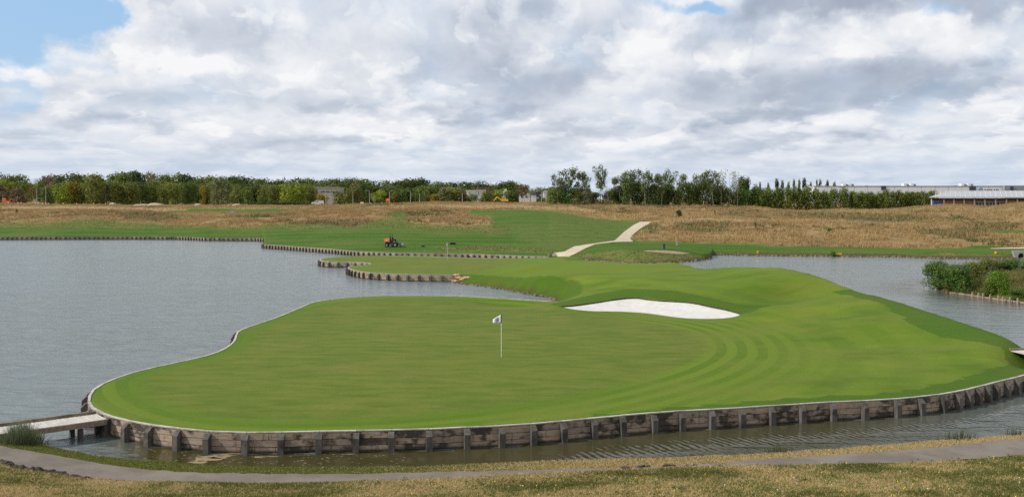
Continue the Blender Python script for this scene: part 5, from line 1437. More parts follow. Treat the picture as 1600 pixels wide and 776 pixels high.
def pavilion():
    D_ = 300.0
    X = lambda px: (px - CX) / F * D_
    yaw = R(24.5)
    cxp = X(1454)
    gz = 4.2
    t = empty('brick_pavilion', (cxp, D_, gz), 'low brown brick pavilion with a pale metal roof behind the dunes at right', 'pavilion', None, -yaw)
    class o_: pass
    def X(px):
        k = (px - CX) / F
        return (k * D_ - cxp) / (math.cos(yaw) + k * math.sin(yaw)) + cxp
    x0, x1 = X(1454), X(1700)
    o = t.location
    ez = 9.15; rz = 11.1; dy = 22.0; hip = 5.0
    a0, a1 = x0 - o.x, x1 - o.x
    MB().box(((a0 + a1) / 2, dy / 2, (ez - gz) / 2 - .2), (a1 - a0 - 1.2, dy - 1.2, ez - gz - .4)).build('wall', M_BRICK, t)
    # hipped metal roof in sheets with standing seams
    h0, h1 = ez - gz, rz - gz
    rv = [(a0 - .5, -1.0, h0), (a1 + .5, -1.0, h0), (a1 + .5, dy + 1, h0), (a0 - .5, dy + 1, h0), (a0 + hip, dy / 2, h1), (a1 - hip, dy / 2, h1)]
    mb = MB()
    vs = [mb.bm.verts.new(v) for v in rv]
    for f in ((0, 1, 5, 4), (1, 2, 5), (2, 3, 4, 5), (3, 0, 4), (3, 2, 1, 0)):
        mb.bm.faces.new([vs[i] for i in f])
    rf = mb.build('roof', M_ROOFW, t)
    for i in range(1, 30):
        x = a0 + (a1 - a0) * i / 30
        MB().tube([(x, -.98, h0 + .04), (x, dy / 2 - .1, h1 + .03)], .05, 4).build('roof_seam', M_SHEET, rf)
    MB().box(((a0 + a1) / 2, -1.0, h0 - .12), (a1 - a0 + 1, .12, .2)).build('gutter', M_ROOFW, t)
    MB().box(((a0 + a1) / 2, .52, h0 - .75), (a1 - a0 - .8, .1, .7)).build('fascia', M_FASCIA, t)
    MB().box((a0 + .25, -.35, (h0 - .3) / 2), (.34, .5, h0 - .3)).build('end_pier', M_RENDER, t)
    for px in (1475, 1490.5, 1506.5, 1522.5, 1538.7, 1555.6, 1572.5, 1589.5, 1606, 1622):
        MB().box((X(px) - o.x, -.3, (h0 - .32) / 2), (.42, .42, h0 - .32)).build('pillar', M_PILLAR, t)
    MB().box((X(1464.5) - o.x, .5, 2.95), (X(1473) - X(1456), .1, .95)).build('blue_panel', M_BLUE, t)
    for (p, q) in ((1458, 1474), (1476.5, 1489), (1492, 1505), (1508, 1521)):
        MB().box(((X(p) + X(q)) / 2 - o.x, .53, 3.55), (X(q) - X(p), .08, .16)).build('wall_band', M_BEAM, t)
    for a in (1524.4, 1529.4, 1534.4, 1540.6, 1545.8, 1551, 1557.6, 1562.6, 1567.6):
        c = (X(a + 2.3) - o.x, .50, 2.0)
        w = MB().box(c, (.92, .12, 3.0)).build('window', M_CONC, t)
        MB().box((c[0], .42, 2.0), (.66, .06, 2.75)).build('pane', M_GLASS, w)
pavilion()

def block(label, px0, px1, py0, d, depth, mat, roof=None, roof_mat=None, windows=(), name='house', cat='house', base_py=320, slab=False):
    X = lambda px: (px - CX) / F * d
    Z = lambda py: HC - (py - HY) / F * d
    gz = 5.4
    t = empty(name, ((X(px0) + X(px1)) / 2, d, gz), label, cat)
    w = X(px1) - X(px0); h = Z(py0) - gz
    MB().box((0, depth / 2, h / 2), (w, depth, h)).build('wall', mat, t)
    if roof:
        hz = roof
        mb = MB(); mb.prism([(-w / 2 - .3, h - .05), (w / 2 + .3, h - .05), (0, h + hz)], -.3, depth + .3)
        mb.build('roof', roof_mat, t)
    else:
        MB().box((0, depth / 2, h + .18), (w + .6, depth + .6, .36)).build('roof', roof_mat or mat, t)
    for (a, b, p, q, m_) in windows:
        f = MB().box(((X(a) + X(b)) / 2 - t.location.x, -.04, (Z(p) + Z(q)) / 2 - gz), (X(b) - X(a), .16, Z(p) - Z(q))).build('window', M_CONC, t)
        MB().box(((X(a) + X(b)) / 2 - t.location.x, -.10, (Z(p) + Z(q)) / 2 - gz), ((X(b) - X(a)) * .9, .1, (Z(p) - Z(q)) * .82)).build('pane', m_, f)
    return t
block('long grey office building with a dark window band behind the golden tree', 489, 530, 293.4, 480, 14, M_CONC, None, M_CONC, [(500.5, 508.5, 298.3, 300.4, M_ANTHRA), (509.5, 515, 298.3, 300.4, M_ANTHRA), (517, 523, 298.3, 300.4, M_ANTHRA), (492, 499, 298.3, 300.4, M_TEAL)], 'office_building', 'office building')
block('white flat-roofed house left of the teal window, behind shrubs', 729, 743, 298.3, 470, 9, M_RENDER, None, M_RENDER, [(732, 735, 300.5, 303, M_TEAL)])
block('white flat-roofed house with a teal window strip right of its twin', 744.5, 758, 298, 455, 9, M_RENDER, None, M_RENDER, [(746, 748.2, 299.6, 305, M_TEAL)])
block('small white gabled house between two dark trees', 786, 794, 301, 460, 8, M_RENDER, 2.2, M_RENDER)
block('white house behind the thin brown tree', 811, 829, 304, 460, 9, M_RENDER, 1.2, M_RENDER, [(814, 817, 306, 309, M_ANTHRA), (821, 824, 306, 309, M_ANTHRA)])
block('white house with a dark slate roof left of the grove', 831, 838, 304.5, 450, 9, M_RENDER, 2.0, M_SLATE)
block('wide slate-roofed house with a red door left of the grove', 838, 850, 300.4, 455, 9, M_SLATE, 0.8, M_SLATE, [(843, 846, 303.5, 307, M_CONC), (836.5, 842, 307.5, 311, M_RENDER)])
block('white end house with a bright gable wall at the edge of the grove', 849, 857, 299.8, 445, 9, M_RENDER, 0.6, M_RENDER)

# ------------------------------------------------------------------ vehicles on the plateau
def vehicle(label, px, d, L, H, paint, name, cat, group=None, van=False, heading=0.0, py=None):
    x = (px - CX) / F * d
    z = drop(BV_M, x, d) if py is None else HC - (py - HY) / F * d
    t = empty(name, (x, d, z), label, cat, group, heading)
    W = 1.8; h0 = .32
    if van: prof = [(-L / 2, h0), (-L / 2, .85), (-L / 2 + .15, 1.05), (-L / 2 + .75, 1.18), (-L / 2 + 1.35, H - .08), (-L / 2 + 1.6, H), (L / 2 - .08, H), (L / 2, H - .15), (L / 2, h0)]
    else: prof = [(-L / 2, h0), (-L / 2, .72), (-L / 2 + 1.0, .86), (-L / 2 + 1.65, H - .03), (-L / 2 + 2.0, H), (L / 2 - 1.1, H), (L / 2 - .35, .98), (L / 2, .90), (L / 2, h0)]
    mb = MB().prism(prof, -W / 2, W / 2)
    mb.build('body', paint, t)
    if van:
        g_ = [[(-L / 2 + .88, 1.22), (-L / 2 + 1.40, H - .16), (-L / 2 + 1.78, H - .16), (-L / 2 + 1.78, 1.2)], [(-L / 2 + 2.0, 1.2), (-L / 2 + 2.0, H - .2), (-L / 2 + 2.8, H - .2), (-L / 2 + 2.8, 1.2)]]
        ws = [(-L / 2 + .70, 1.17), (-L / 2 + 1.34, H - .10)]
    else:
        g_ = [[(-L / 2 + 1.15, .90), (-L / 2 + 1.72, H - .1), (L / 2 - 1.2, H - .1), (L / 2 - .6, .98)]]
        ws = [(-L / 2 + 1.02, .88), (-L / 2 + 1.62, H - .05)]
    for p in g_:
        MB().prism(p, -W / 2 - .012, W / 2 + .012).build('side_window', M_GLASS, t)
    (xa, za), (xb, zb_) = ws
    MB().prism([(xa - .03, za + .03), (xb - .03, zb_), (xb + .05, zb_), (xa + .05, za)], -W / 2 + .12, W / 2 - .12).build('windscreen', M_GLASS, t)
    for xx in (-L / 2 + .85, L / 2 - .85):
        for s in (-1, 1):
            wheel(t, xx, s * (W / 2 - .1), .33, .33, .22)
    for s in (-1, 1):
        MB().box((-L / 2 - .01, s * .65, .76), (.06, .32, .18)).build('headlight', M_WHITE, t)
    MB().box((-L / 2 - .03, 0, .45), (.1, W - .1, .16)).build('bumper', M_DARK, t)
    return t
vehicle('white van with dark windows parked on the crest of the dry hill', 496.3, 396, 4.9, 1.78, M_WHITE, 'parked_van', 'van', van=True, heading=R(12), py=320)
paints = [simple('dark_blue_car_paint', (0.03, 0.05, 0.11), .3, .5), simple('charcoal_car_paint', (0.03, 0.03, 0.035), .3, .5), simple('silver_car_paint', (0.28, 0.30, 0.32), .3, .5)]
for i, px in enumerate((426, 433.5, 441, 462, 469.5, 477)):
    vehicle('dark car half hidden behind the low hedge, %s from the left' % ordinal(i), px, 407, 4.3, 1.45, paints[(0, 0, 1, 1, 0, 1)[i]], 'parked_car', 'car', 'cars parked behind the low hedge', heading=R(70 + RT.uniform(-6, 6)))
vehicle('silver car in the shade of the conifer beside the lime tree', 573.5, 408, 4.3, 1.5, paints[2], 'parked_car', 'car', heading=R(10))
vehicle('grey car below the frame beside the road sign', 594, 410, 4.3, 1.5, paints[1], 'parked_car', 'car', heading=R(170))
M_REDP = simple('red_paint', (0.55, 0.05, 0.035), .5, var=.1)
def service_cart():
    d = 372; x = (565.8 - CX) / F * d
    t = empty('service_cart', (x, d, drop(BV_M, x, d)), 'small white cart with an orange top on the crest left of the lime tree', 'cart')
    MB().box((0, 0, .55), (1.3, 1.0, .6), bevel=.08).build('body', M_WHITE, t)
    MB().box((0, 0, 1.0), (1.1, .95, .28), bevel=.06).build('cover', M_ORANGE, t)
    for xx in (-.4, .4):
        for s in (-1, 1): wheel(t, xx, s * .5, .2, .2, .14)
service_cart()
def digger(label, px, d, paint, body=True, loader=False):
    x = (px - CX) / F * d
    t = empty('excavator', (x, d, drop(BV_M, x, d)), label, 'excavator')
    for s in (-1, 1):
        MB().tube([(-1.3, s * .9 - .22, .42), (-1.3, s * .9 + .22, .42)], .42, 14).tube([(1.3, s * .9 - .22, .42), (1.3, s * .9 + .22, .42)], .42, 14).box((0, s * .9, .42), (2.6, .44, .84)).build('track', M_BLACK, t)
    MB().box((.3, 0, 1.25), (2.6, 1.9, .8), bevel=.1).build('body', paint, t)
    cb = MB().box((-.35, -.45, 2.2), (1.3, .95, 1.3), bevel=.1, taper=.9).build('cab', paint, t)
    MB().box((-.36, -.93, 2.3), (.95, .04, .8)).box((-1.0, -.45, 2.3), (.04, .7, .8)).build('cab_window', M_TEAL, cb)
    return t, x, d
t, x, d = digger('yellow excavator with its arm bent above the crest of the dry hill', 788, 380, M_YELLOW)
def rel(px, py): return Vector(((px - CX) / F * d - x, .3, HC - (py - HY) / F * d - t.location.z))
MB().tube([rel(785.5, 315), rel(782, 311.2), rel(778.6, 309)], [.26, .24, .2], 6).tube([rel(780, 309.6), rel(776.4, 307.4)], [.2, .2], 6).build('boom', M_YELLOW, t)
MB().tube([rel(777.4, 307.2), rel(774, 311), rel(771.8, 314)], [.2, .17, .13], 6).build('stick', M_YELLOW, t)
MB().box(tuple(rel(770.8, 316.2)), (.9, .9, .7), ry=.5, taper=.7).build('bucket', M_DARK, t)
t, x, d = digger('orange digger with a pale cab at the far left edge', 9, 402, M_ORANGE)
MB().tube([(1.2, .3, 1.6), (2.4, .3, 2.6), (3.4, .3, 1.2)], [.2, .2, .14], 6).build('boom', M_REDP, t)
MB().box((3.5, .3, .8), (.8, .8, .6), ry=.4, taper=.7).build('bucket', M_DARK, t)

# ------------------------------------------------------------------ street furniture
def lamp(label, px, top, d, arm):
    x = (px - CX) / F * d; z = drop(BV_M, x, d)
    H = HC - (top - HY) / F * d - z
    t = empty('street_lamp', (x, d, z), label, 'street lamp', 'street lamps along the far road')
    MB().tube([(0, 0, -.2), (0, 0, H * .5), (0, 0, H - .5)] + ([(.12 * arm, 0, H - .12), (.5 * arm, 0, H)] if arm else [(0, 0, H)]), [.15, .12, .10] + ([.09, .08] if arm else [.09]), 8).build('pole', M_CONC, t)
    if arm:
        MB().box((arm * 1.0, 0, H + .02), (1.1, .34, .16), bevel=.05).build('lamp_head', M_STEEL, t)
for q in (('tall lamp post with a curved arm left of the dark conifer', 551.5, 297.4, 400, 1), ('lamp post in front of the dark conifer', 577, 297.8, 405, -1), ('lamp post rising behind the orange road sign', 608.6, 298.2, 405, 1), ('lamp post with its arm to the left between green trees', 641.5, 298.2, 402, -1),
          ('faint lamp post right of the left-armed one', 655.5, 302, 405, 0), ('white lamp post in front of the golden tree', 509.3, 298.5, 404, 0), ('pale post in front of the wide olive shrub', 722.4, 301.5, 396, 0), ('slim lamp post before the green trees at far left', 57.5, 294.8, 405, 0),
          ('tall slim lamp post right of its neighbour at far left', 71.5, 291, 405, 0), ('pale post before the slate-roofed house', 846.2, 300, 400, 0), ('pale post before the thin brown tree', 819.5, 309, 396, 0)):
    lamp(*q)
def road_sign():
    d = 392; x = (605.5 - CX) / F * d; z = drop(BV_M, x, d)
    t = empty('road_sign', (x, d, z), 'orange and yellow road sign panel on two posts by the lime tree', 'sign')
    top = HC - (310 - HY) / F * d - z
    MB().box((0, 0, top - .68), (1.42, .06, 1.36)).build('panel', M_ORANGE, t)
    MB().box((.18, -.05, top - .42), (.8, .04, .6)).build('panel_field', M_YELLOW, t)
    for s in (-.5, .5): MB().tube([(s, .06, -.2), (s, .06, top)], .05, 6).build('post', M_STEEL, t)
road_sign()
def gantry():
    d = 400; x = (581 - CX) / F * d; z = drop(BV_M, x, d)
    t = empty('goal_frame', (x, d, z), 'pale open metal frame in front of the lime tree', 'frame')
    top = HC - (309.8 - HY) / F * d - z
    for s in (-.9, .9): MB().tube([(s, 0, -.2), (s, 0, top + .7)], .08, 6).build('post', M_STEEL, t)
    MB().box((0, 0, top), (1.9, .12, .16)).build('crossbar', M_STEEL, t)
gantry()
BARR = None
for i, (px, py, w) in enumerate([(13, 317.5, 6), (28, 316, 7), (33, 316.5, 5), (71.5, 317.5, 6), (76, 316.5, 4), (99, 317.6, 5), (120, 319.6, 5), (131, 319.8, 4), (155, 320.6, 4), (165, 319.4, 5)]):
    d = 388; x = (px - CX) / F * d; z = drop(BV_M, x, d)
    t = empty('traffic_barrier', (x, d, z), 'red and white works barrier on the dry field, %s from the left' % ordinal(i), 'barrier', 'works barriers on the left field')
    W = w / F * d
    MB().box((0, 0, .55), (W, .12, .4)).build('board', M_REDP, t)
    MB().box((0, -.07, .55), (W * .3, .02, .36)).build('stripe', M_WHITE, t)
    for s in (-.4, .4): MB().box((s * W, 0, .3), (.12, .4, .6)).build('foot', M_DARK, t)
x = (146.5 - CX) / F * 375
t = empty('safety_cone', (x, 375, drop(BV_M, x, 375)), 'orange safety marker left of the small pale dirt heap', 'marker')
MB().tube([(0, 0, 0), (0, 0, .9)], [.42, .12], 12).build('cone', M_ORANGE, t); MB().box((0, 0, .03), (1.0, 1.0, .08)).build('base', M_DARK, t)
M_HEAP = sand_material('spoil', (0.30, 0.225, 0.155), (0.44, 0.345, 0.25), 1.2)
for (px, py, w, h, lab) in [(176.5, 320.6, 12, 3.6, 'small pale dirt heap with a smooth top on the left field'), (222, 321, 26, 3.0, 'left half of the long dirt heap on the left field'), (244, 321, 30, 3.8, 'right half of the long dirt heap on the left field'), (310, 321, 13, 3.0, 'small dirt heap under the round dark tree'), (371, 321.6, 18, 2.6, 'low orange-brown heap right of the feathery tree')]:
    d = 372; x = (px - CX) / F * d; W = w / F * d; Hh = h / F * d
    mb = MB().blob((0, 0, 0), (W / 2, W / 2.6, Hh * 1.25), int(px), 3, .12)
    o = mb.build('dirt_heap', M_HEAP, None, (x, d, drop(BV_M, x, d)), smooth=True)
    tag(o, lab, 'dirt heap', 'dirt heaps on the left field')
def small_box(px, py, s, mat, label, name, cat, lid=True):
    h = cast(BV_M, px, py)
    t = empty(name, h, label, cat)
    MB().box((0, 0, s[2] / 2), s, bevel=min(s) * .12).build('body', mat, t)
    if lid: MB().box((0, 0, s[2] + .03), (s[0] * 1.06, s[1] * 1.06, .07)).build('lid', M_DARK, t)
small_box(363.8, 333.6, (.85, .6, .95), M_STEEL, 'grey bin standing on the edge of the green strip at left', 'litter_bin', 'bin')
small_box(661, 385.6, (.5, .4, .3), M_ANTHRA, 'small dark teal box on the fairway right of the mower', 'tee_marker', 'marker', False)
small_box(707.5, 381.8, (.9, .5, .32), M_BLACK, 'small black box on the fairway above the distant flag', 'equipment_box', 'box', False)
small_box(1037.6, 388.6, (.28, .28, .75), M_ANTHRA, 'dark post on the little tee across the water', 'tee_post', 'post', False)
small_box(1058, 383.6, (.28, .28, .7), M_STEEL, 'pale green post behind the little tee', 'tee_post', 'post', False)
small_box(1184, 396.0, (.2, .2, .45), M_YELLOW, 'tiny yellow stake on the far right shore', 'hazard_stake', 'stake', False)
small_box(1311.5, 398.2, (.7, .4, .25), M_YELLOW, 'yellow float beside the reeds on the far right shore', 'yellow_float', 'float', False)
small_box(1556, 396.4, (.25, .25, .35), M_YELLOW, 'tiny yellow stake left of the culvert', 'hazard_stake', 'stake', False)
def culvert():
    h = cast(BV_M, 1591, 399.5) or Vector(PD(1591, 400, 146))
    t = empty('culvert', h + Vector((0, -.6, 0)), 'concrete culvert mouth on the far right shore', 'culvert')
    mb = MB()
    mb.prism([(-.75, -.6), (-.42, -.6), (-.42, .1), (-.2, .42), (.2, .42), (.42, .1), (.42, -.6), (.75, -.6), (1.15, .75), (-1.15, .75)], -.2, .3)
    mb.build('headwall', M_CONC, t)
    MB().box((0, .35, 0), (.84, .1, 1.2)).build('pipe_mouth', M_BLACK, t)
culvert()

# ------------------------------------------------------------------ stones, stakes, shore edging
M_STONE = simple('brown_stone', (0.16, 0.125, 0.095), 0.95, var=.35, scale=5)
M_ORST = simple('ochre_stone', (0.40, 0.225, 0.12), 0.95, var=.3, scale=6, c2=(0.52, 0.36, 0.22))
def shore_stones(line, label, step, size, z=0.02, mat=None):
    pts = dense(line, step, False)
    mb = MB(); rr = random.Random(len(pts))
    for q in pts:
        s = size * rr.uniform(.6, 1.4)
        mb.blob((q[0] + rr.uniform(-.15, .15), q[1] + rr.uniform(-.2, .2), z + rr.uniform(-.04, .06)), (s, s * .8, s * .6), rr.randrange(999), 1, .2)
    o = mb.build('shore_stones', mat or M_STONE)
    tag(o, label, kind='stuff')
shore_stones(cove_shore, 'row of brown stones along the cove shore', .38, .17)
msh = [((c - CX) / F * dd, dd) for c, dd in zip(cols, dA) if 866 < c < 1112]
shore_stones(msh, 'brown stones along the shore of the little tee', .5, .30)
msh = [((c - CX) / F * dd, dd) for c, dd in zip(cols, dA) if 1113 <= c < 1680]
shore_stones(msh, 'brown stones along the far right shore', .55, .28)
for i, (px, py, s, lab) in enumerate([(713.5, 430.6, .26, 'flat ochre stone at the top of the wall end by the second green'), (712.5, 435.6, .30, 'ochre stone leaning on the wall end'), (718, 434.6, .26, 'rounded ochre stone right of the one on the wall end'), (711.5, 439.8, .26, 'lowest ochre stone near the water at the wall end'), (715.2, 439.6, .16, 'small ochre stone beside the lowest one'),
                                      (723.5, 437, .26, 'ochre stone on the grass bank'), (728, 434.8, .28, 'largest ochre stone on the grass bank'), (733, 434.4, .16, 'small pale stone at the top of the grass bank')]):
    h = cast(BV_I, px, py)
    o = MB().blob((0, 0, .05), (s * 1.5, s, s * .62), i + 40, 2, .25).build('stone', M_ORST, None, h, smooth=False)
    tag(o, lab, 'stone', 'ochre stones by the second green')
M_STAKE = simple('pale_stake', (0.33, 0.24, 0.19), .9, var=.25)
lp = [P(*q, 0.02)[:2] for q in ((1485, 458.4), (1517.6, 462.8), (1539, 466.4), (1570, 470.4), (1600, 474.8), (1640, 479))]
t = empty('log_edging', (*lp[0], 0), 'low log edging with pale stakes along the peninsula shore', 'edging')
o = Vector((*lp[0], 0))
for a, b in zip(lp, lp[1:]):
    MB().tube([Vector((*a, .08)) - o, Vector((*b, .08)) - o], .11, 8).build('log', M_BEAM, t)
for (px, py) in ((1518.5, 462), (1528, 463.6), (1535, 464.8), (1546, 466.4), (1559, 468), (1566, 469.6), (1577, 471), (1589, 472.6), (1606, 474.6)):
    q = P(px, py + 1.2, .02)
    MB().box(Vector((q[0], q[1] - .12, .16)) - o, (.11, .11, .62)).build('stake', M_STAKE, t)
M_CLOD = simple('dark_clod', (0.045, 0.036, 0.030), .98, var=.4, scale=9)
for i, (px, py, s) in enumerate([(3, 722, .10), (10, 724.5, .16), (16, 727, .13), (28, 731, .13), (36, 732.5, .14), (44, 734, .08), (51, 734.6, .13), (60, 736, .15), (69, 737.2, .14), (78, 738.6, .15), (86, 740, .12), (93, 741, .14), (101, 742, .10), (113, 744.6, .10), (118, 745, .12), (133, 747.5, .10), (141, 748.5, .08)]):
    h = cast(BV_N, px, py)
    o = MB().blob((0, 0, .0), (s * 1.35, s, s * .75), i, 2, .3).build('turf_clod', M_CLOD, None, h, (0, 0, RT.uniform(0, 3)))
    tag(o, 'dark turf clod below the cart path, %s from the left frame edge' % ordinal(i), 'clod', 'dark clods along the cart path')
for i, (px, py, s) in enumerate([(975, 732.6, .13), (983, 732, .09), (1000, 730.6, .12), (1012, 730, .10), (1040, 729, .12), (1051, 728.6, .10), (1073, 728.6, .09), (1085, 728, .10)]):
    h = cast(BV_N, px, py)
    o = MB().blob((0, 0, .0), (s * 1.5, s, s * .7), i + 60, 2, .3).build('turf_clod', M_CLOD, None, h, (0, 0, RT.uniform(0, 3)))
    tag(o, 'dark turf clod where the cart path dips, %s from the left' % ordinal(i), 'clod', 'dark clods where the path dips')

# ------------------------------------------------------------------ scum floating by the near wall
def scum():
    ma, g, b = material('scum', .9, .1)
    p = g.pos()
    n = g.noise(g.v('MULTIPLY', p, (1, 1.6, 1)), 3.0, 5, .6, dist=.8)
    c = g.mix(n, (0.10, 0.080, 0.040), (0.36, 0.28, 0.17))
    g.put(b.inputs['Base Color'], c)
    mb = MB(); rr = random.Random(4)
    def patch(px, py, rx, ry):
        q = P(px, py, 0.0); k = 18
        vs = [mb.bm.verts.new((q[0] + rx * math.cos(a) * (1 + .35 * math.sin(3 * a + px) + rr.uniform(-.18, .18)), q[1] + ry * math.sin(a) * (1 + .3 * math.sin(2 * a + py) + rr.uniform(-.18, .18)), .006)) for a in np.linspace(0, 2 * math.pi, k, endpoint=False)]
        mb.bm.faces.new(vs)
    for (px, py, rx, ry) in ((322, 717, .45, .30), (338, 713.5, .50, .20), (352, 710.5, .42, .14), (364, 708.6, .32, .08), (312, 721.5, .28, .14), (392, 709.3, .30, .05), (413, 707.6, .5, .05), (425, 712.6, .28, .05), (404, 713.6, .20, .07), (520, 707.0, .22, .03), (545, 709, .26, .03), (470, 708.5, .25, .03)):
        patch(px, py, rx, ry)
    for i in range(330):
        px = rr.uniform(150, 640); py = rr.uniform(694, 727)
        q = P(px, py, 0)
        if q[1] > np.interp(q[0], front[:, 0], front[:, 1]) - .25 or cast(BV_N, px, py): continue
        s = rr.uniform(.012, .035)
        vs = [mb.bm.verts.new((q[0] + s * 1.8 * math.cos(a) * rr.uniform(.6, 1.2), q[1] + s * math.sin(a) * rr.uniform(.6, 1.2), .005 + i * 1e-6)) for a in np.linspace(0, 2 * math.pi, 6, endpoint=False)]
        mb.bm.faces.new(vs)
    tag(mb.build('pond_scum', ma), 'tan scum and specks floating below the near wall', kind='stuff')
scum()

# ------------------------------------------------------------------ grasses
def blades(name, label, pos, h, w, mat, per=3, lean=.45, tint=None, seed=0):
    rg = np.random.default_rng(seed)
    n = len(pos) * per
    p = np.repeat(np.asarray(pos), per, 0) + np.c_[rg.normal(0, 1, (n, 2)) * np.repeat(np.broadcast_to(h, len(pos)), per)[:, None] * .30, np.zeros(n)]
    hh = np.repeat(np.broadcast_to(h, len(pos)), per) * rg.uniform(.55, 1.25, n); ww = w * rg.uniform(.6, 1.4, n) * (hh / hh.mean())**.5
    a = rg.uniform(0, 2 * np.pi, n); b = rg.uniform(0, 2 * np.pi, n); l = rg.uniform(.1, 1, n) * lean * hh
    side = np.c_[np.cos(a), np.sin(a), np.zeros(n)] * ww[:, None] * .5
    tip = p + np.c_[np.cos(b) * l, np.sin(b) * l, hh]
    p = p - np.c_[np.zeros((n, 2)), .08 * hh]
    V = np.stack([p - side, p + side, tip], 1).reshape(-1, 3)
    tt = rg.uniform(0, 1, n) if tint is None else np.clip(np.repeat(tint, per) + rg.uniform(-.3, .3, n), 0, 1)
    me = mesh_np(name, V, np.arange(n * 3).reshape(n, 3), False, {'tint': np.repeat(tt, 3)})
    return tag(link(name, me, mat), label, kind='stuff')
def scatter(V, Fq, wt, count, seed):
    rg = np.random.default_rng(seed)
    A, B, C_, D_ = (V[Fq[:, i]] for i in range(4))
    area = np.linalg.norm(np.cross(C_ - A, D_ - B), axis=1) * .5 * wt
    f = rg.choice(len(Fq), count, p=area / area.sum())
    u, v = rg.uniform(0, 1, count)[:, None], rg.uniform(0, 1, count)[:, None]
    return (A[f] * (1 - u) + B[f] * u) * (1 - v) + (D_[f] * (1 - u) + C_[f] * u) * v
fc = MV[Q].mean(1); fpxm = CX + fc[:, 0] / fc[:, 1] * F
fdry = dry[Q].mean(1); fmid = mid[Q].mean(1)
def off_paths(p):
    pp = np.c_[CX + p[:, 0] / p[:, 1] * F, HY + (HC - p[:, 2]) / p[:, 1] * F]
    k = np.ones(len(p), bool)
    for po in PATHS_PX:
        k &= ~inside(pp, po)
    return p[k]
inview = (fpxm > -40) & (fpxm < 1640)
w = np.where((fdry > .5) & inview & (fc[:, 1] < 400), (fdry - .3) * (200.0 / fc[:, 1])**1.2, 0)
pts = off_paths(scatter(MV, Q, w, 95000, 3))
cl = fbm(pts[:, 0] * .09, pts[:, 1] * .05, 3, 4); cl2 = fbm(pts[:, 0] * .4, pts[:, 1] * .3, 2, 8)
keep_ = cl2 > .30
pp_ = np.c_[CX + pts[:, 0] / pts[:, 1] * F, HY + (HC - pts[:, 2]) / pts[:, 1] * F]
in_mown = np.any([inside(pp_, po) for po in mowns], axis=0); in_scrub = np.any([inside(pp_, po) for po in scrubs], axis=0)
keep_ &= ~(in_mown & (RNG.uniform(0, 1, len(pts)) < .75))
pts, cl, cl2, in_scrub = pts[keep_], cl[keep_], cl2[keep_], in_scrub[keep_]
gr_ = (cl > .66) | (fbm(pts[:, 0] * .045, pts[:, 1] * .07, 3, 21) > .63) | (in_scrub & (RNG.uniform(0, 1, len(pts)) < .5))
blades('dry_grass', 'straw-coloured long fescue on the dry hills', pts[~gr_], (.36 + .5 * cl2)[~gr_], .13, LEAF['straw'], 4, .7, (1.25 - 1.5 * cl)[~gr_], 1)
blades('mixed_grass', 'olive patches of long grass on the dry hills', pts[gr_], (.34 + .4 * cl2)[gr_], .13, LEAF['blade'], 4, .7, None, 2)
w = np.where((fmid > .5) & (fdry < .5) & inview & (fc[:, 1] < 300), (180.0 / fc[:, 1]), 0)
pts = off_paths(scatter(MV, Q, w, 5000, 5))
blades('rough_grass', 'short brownish rough between fairway and hills', pts, .12, .14, LEAF['turf'], 3, .6, None, 3)
# peninsula grass
TQ = np.c_[TT, TT[:, 2]]
tc = TVV[TQ].mean(1)
pts = scatter(TVV, TQ, np.where((CX + tc[:, 0] / tc[:, 1] * F < 1680) & (TVV[TQ][:, :, 2].mean(1) > .15), 1.0, 0), 9000, 6)
cl = fbm(pts[:, 0] * .25, pts[:, 1] * .2, 3, 2)
blades('peninsula_grass', 'rough mixed grass on the right peninsula', pts, .30, .09, LEAF['blade'], 4, .5, 1.1 - cl, 4)
dsh = dist_line(pts[:, :2], pen_pts, True)
blades('shore_reeds', 'taller green growth along the peninsula shore', pts[(dsh < 1.6) & (RNG.uniform(0, 1, len(pts)) < .6)], .36, .06, LEAF['turf'], 4, .5, None, 5)
# near bank
NC = NV[NQ].mean(1); nrow_i = np.repeat(np.arange(len(rows) - 1), nn - 1)
npx_ = CX + NC[:, 0] / np.maximum(NC[:, 1], 1) * F
w = np.where((nrow_i >= 8) & (nrow_i <= 16) & (npx_ > -60) & (npx_ < 1660) & (NC[:, 1] > 18), np.where(nrow_i == 16, .45, 1.0), 0)
pts = scatter(NV, NQ, w, 80000, 7)
cl = fbm(pts[:, 0] * .55, pts[:, 1] * .55, 4, 11); 
green = (cl + RNG.normal(0, .15, len(cl))) > .50
blades('bank_straw_grass', 'short bleached grass on the near bank', pts[~green], .055, .016, LEAF['bleach'], 5, .9, None, 6)
blades('bank_green_grass', 'short green grass on the near bank', pts[green], .060, .018, LEAF['turf'], 5, .8, 1.25 - cl[green] * 1.5, 7)
w = np.where((nrow_i >= 1) & (nrow_i <= 4) & (npx_ > -60) & (npx_ < 1660), 1.0, 0)
pts = scatter(NV, NQ, w, 22000, 8)
ppx = CX + pts[:, 0] / pts[:, 1] * F
lushp = np.interp(ppx, [0, 400, 700, 900, 1600], [1.0, .85, .5, .3, .2]) + RNG.normal(0, .15, len(pts))
blades('verge_green_grass', 'green grass of the strip between path and water', pts[lushp > .45], .050, .018, LEAF['turf'], 5, .8, None, 9)
blades('verge_straw_grass', 'bleached grass of the strip between path and water', pts[lushp <= .45], .050, .018, LEAF['bleach'], 5, .8, None, 10)
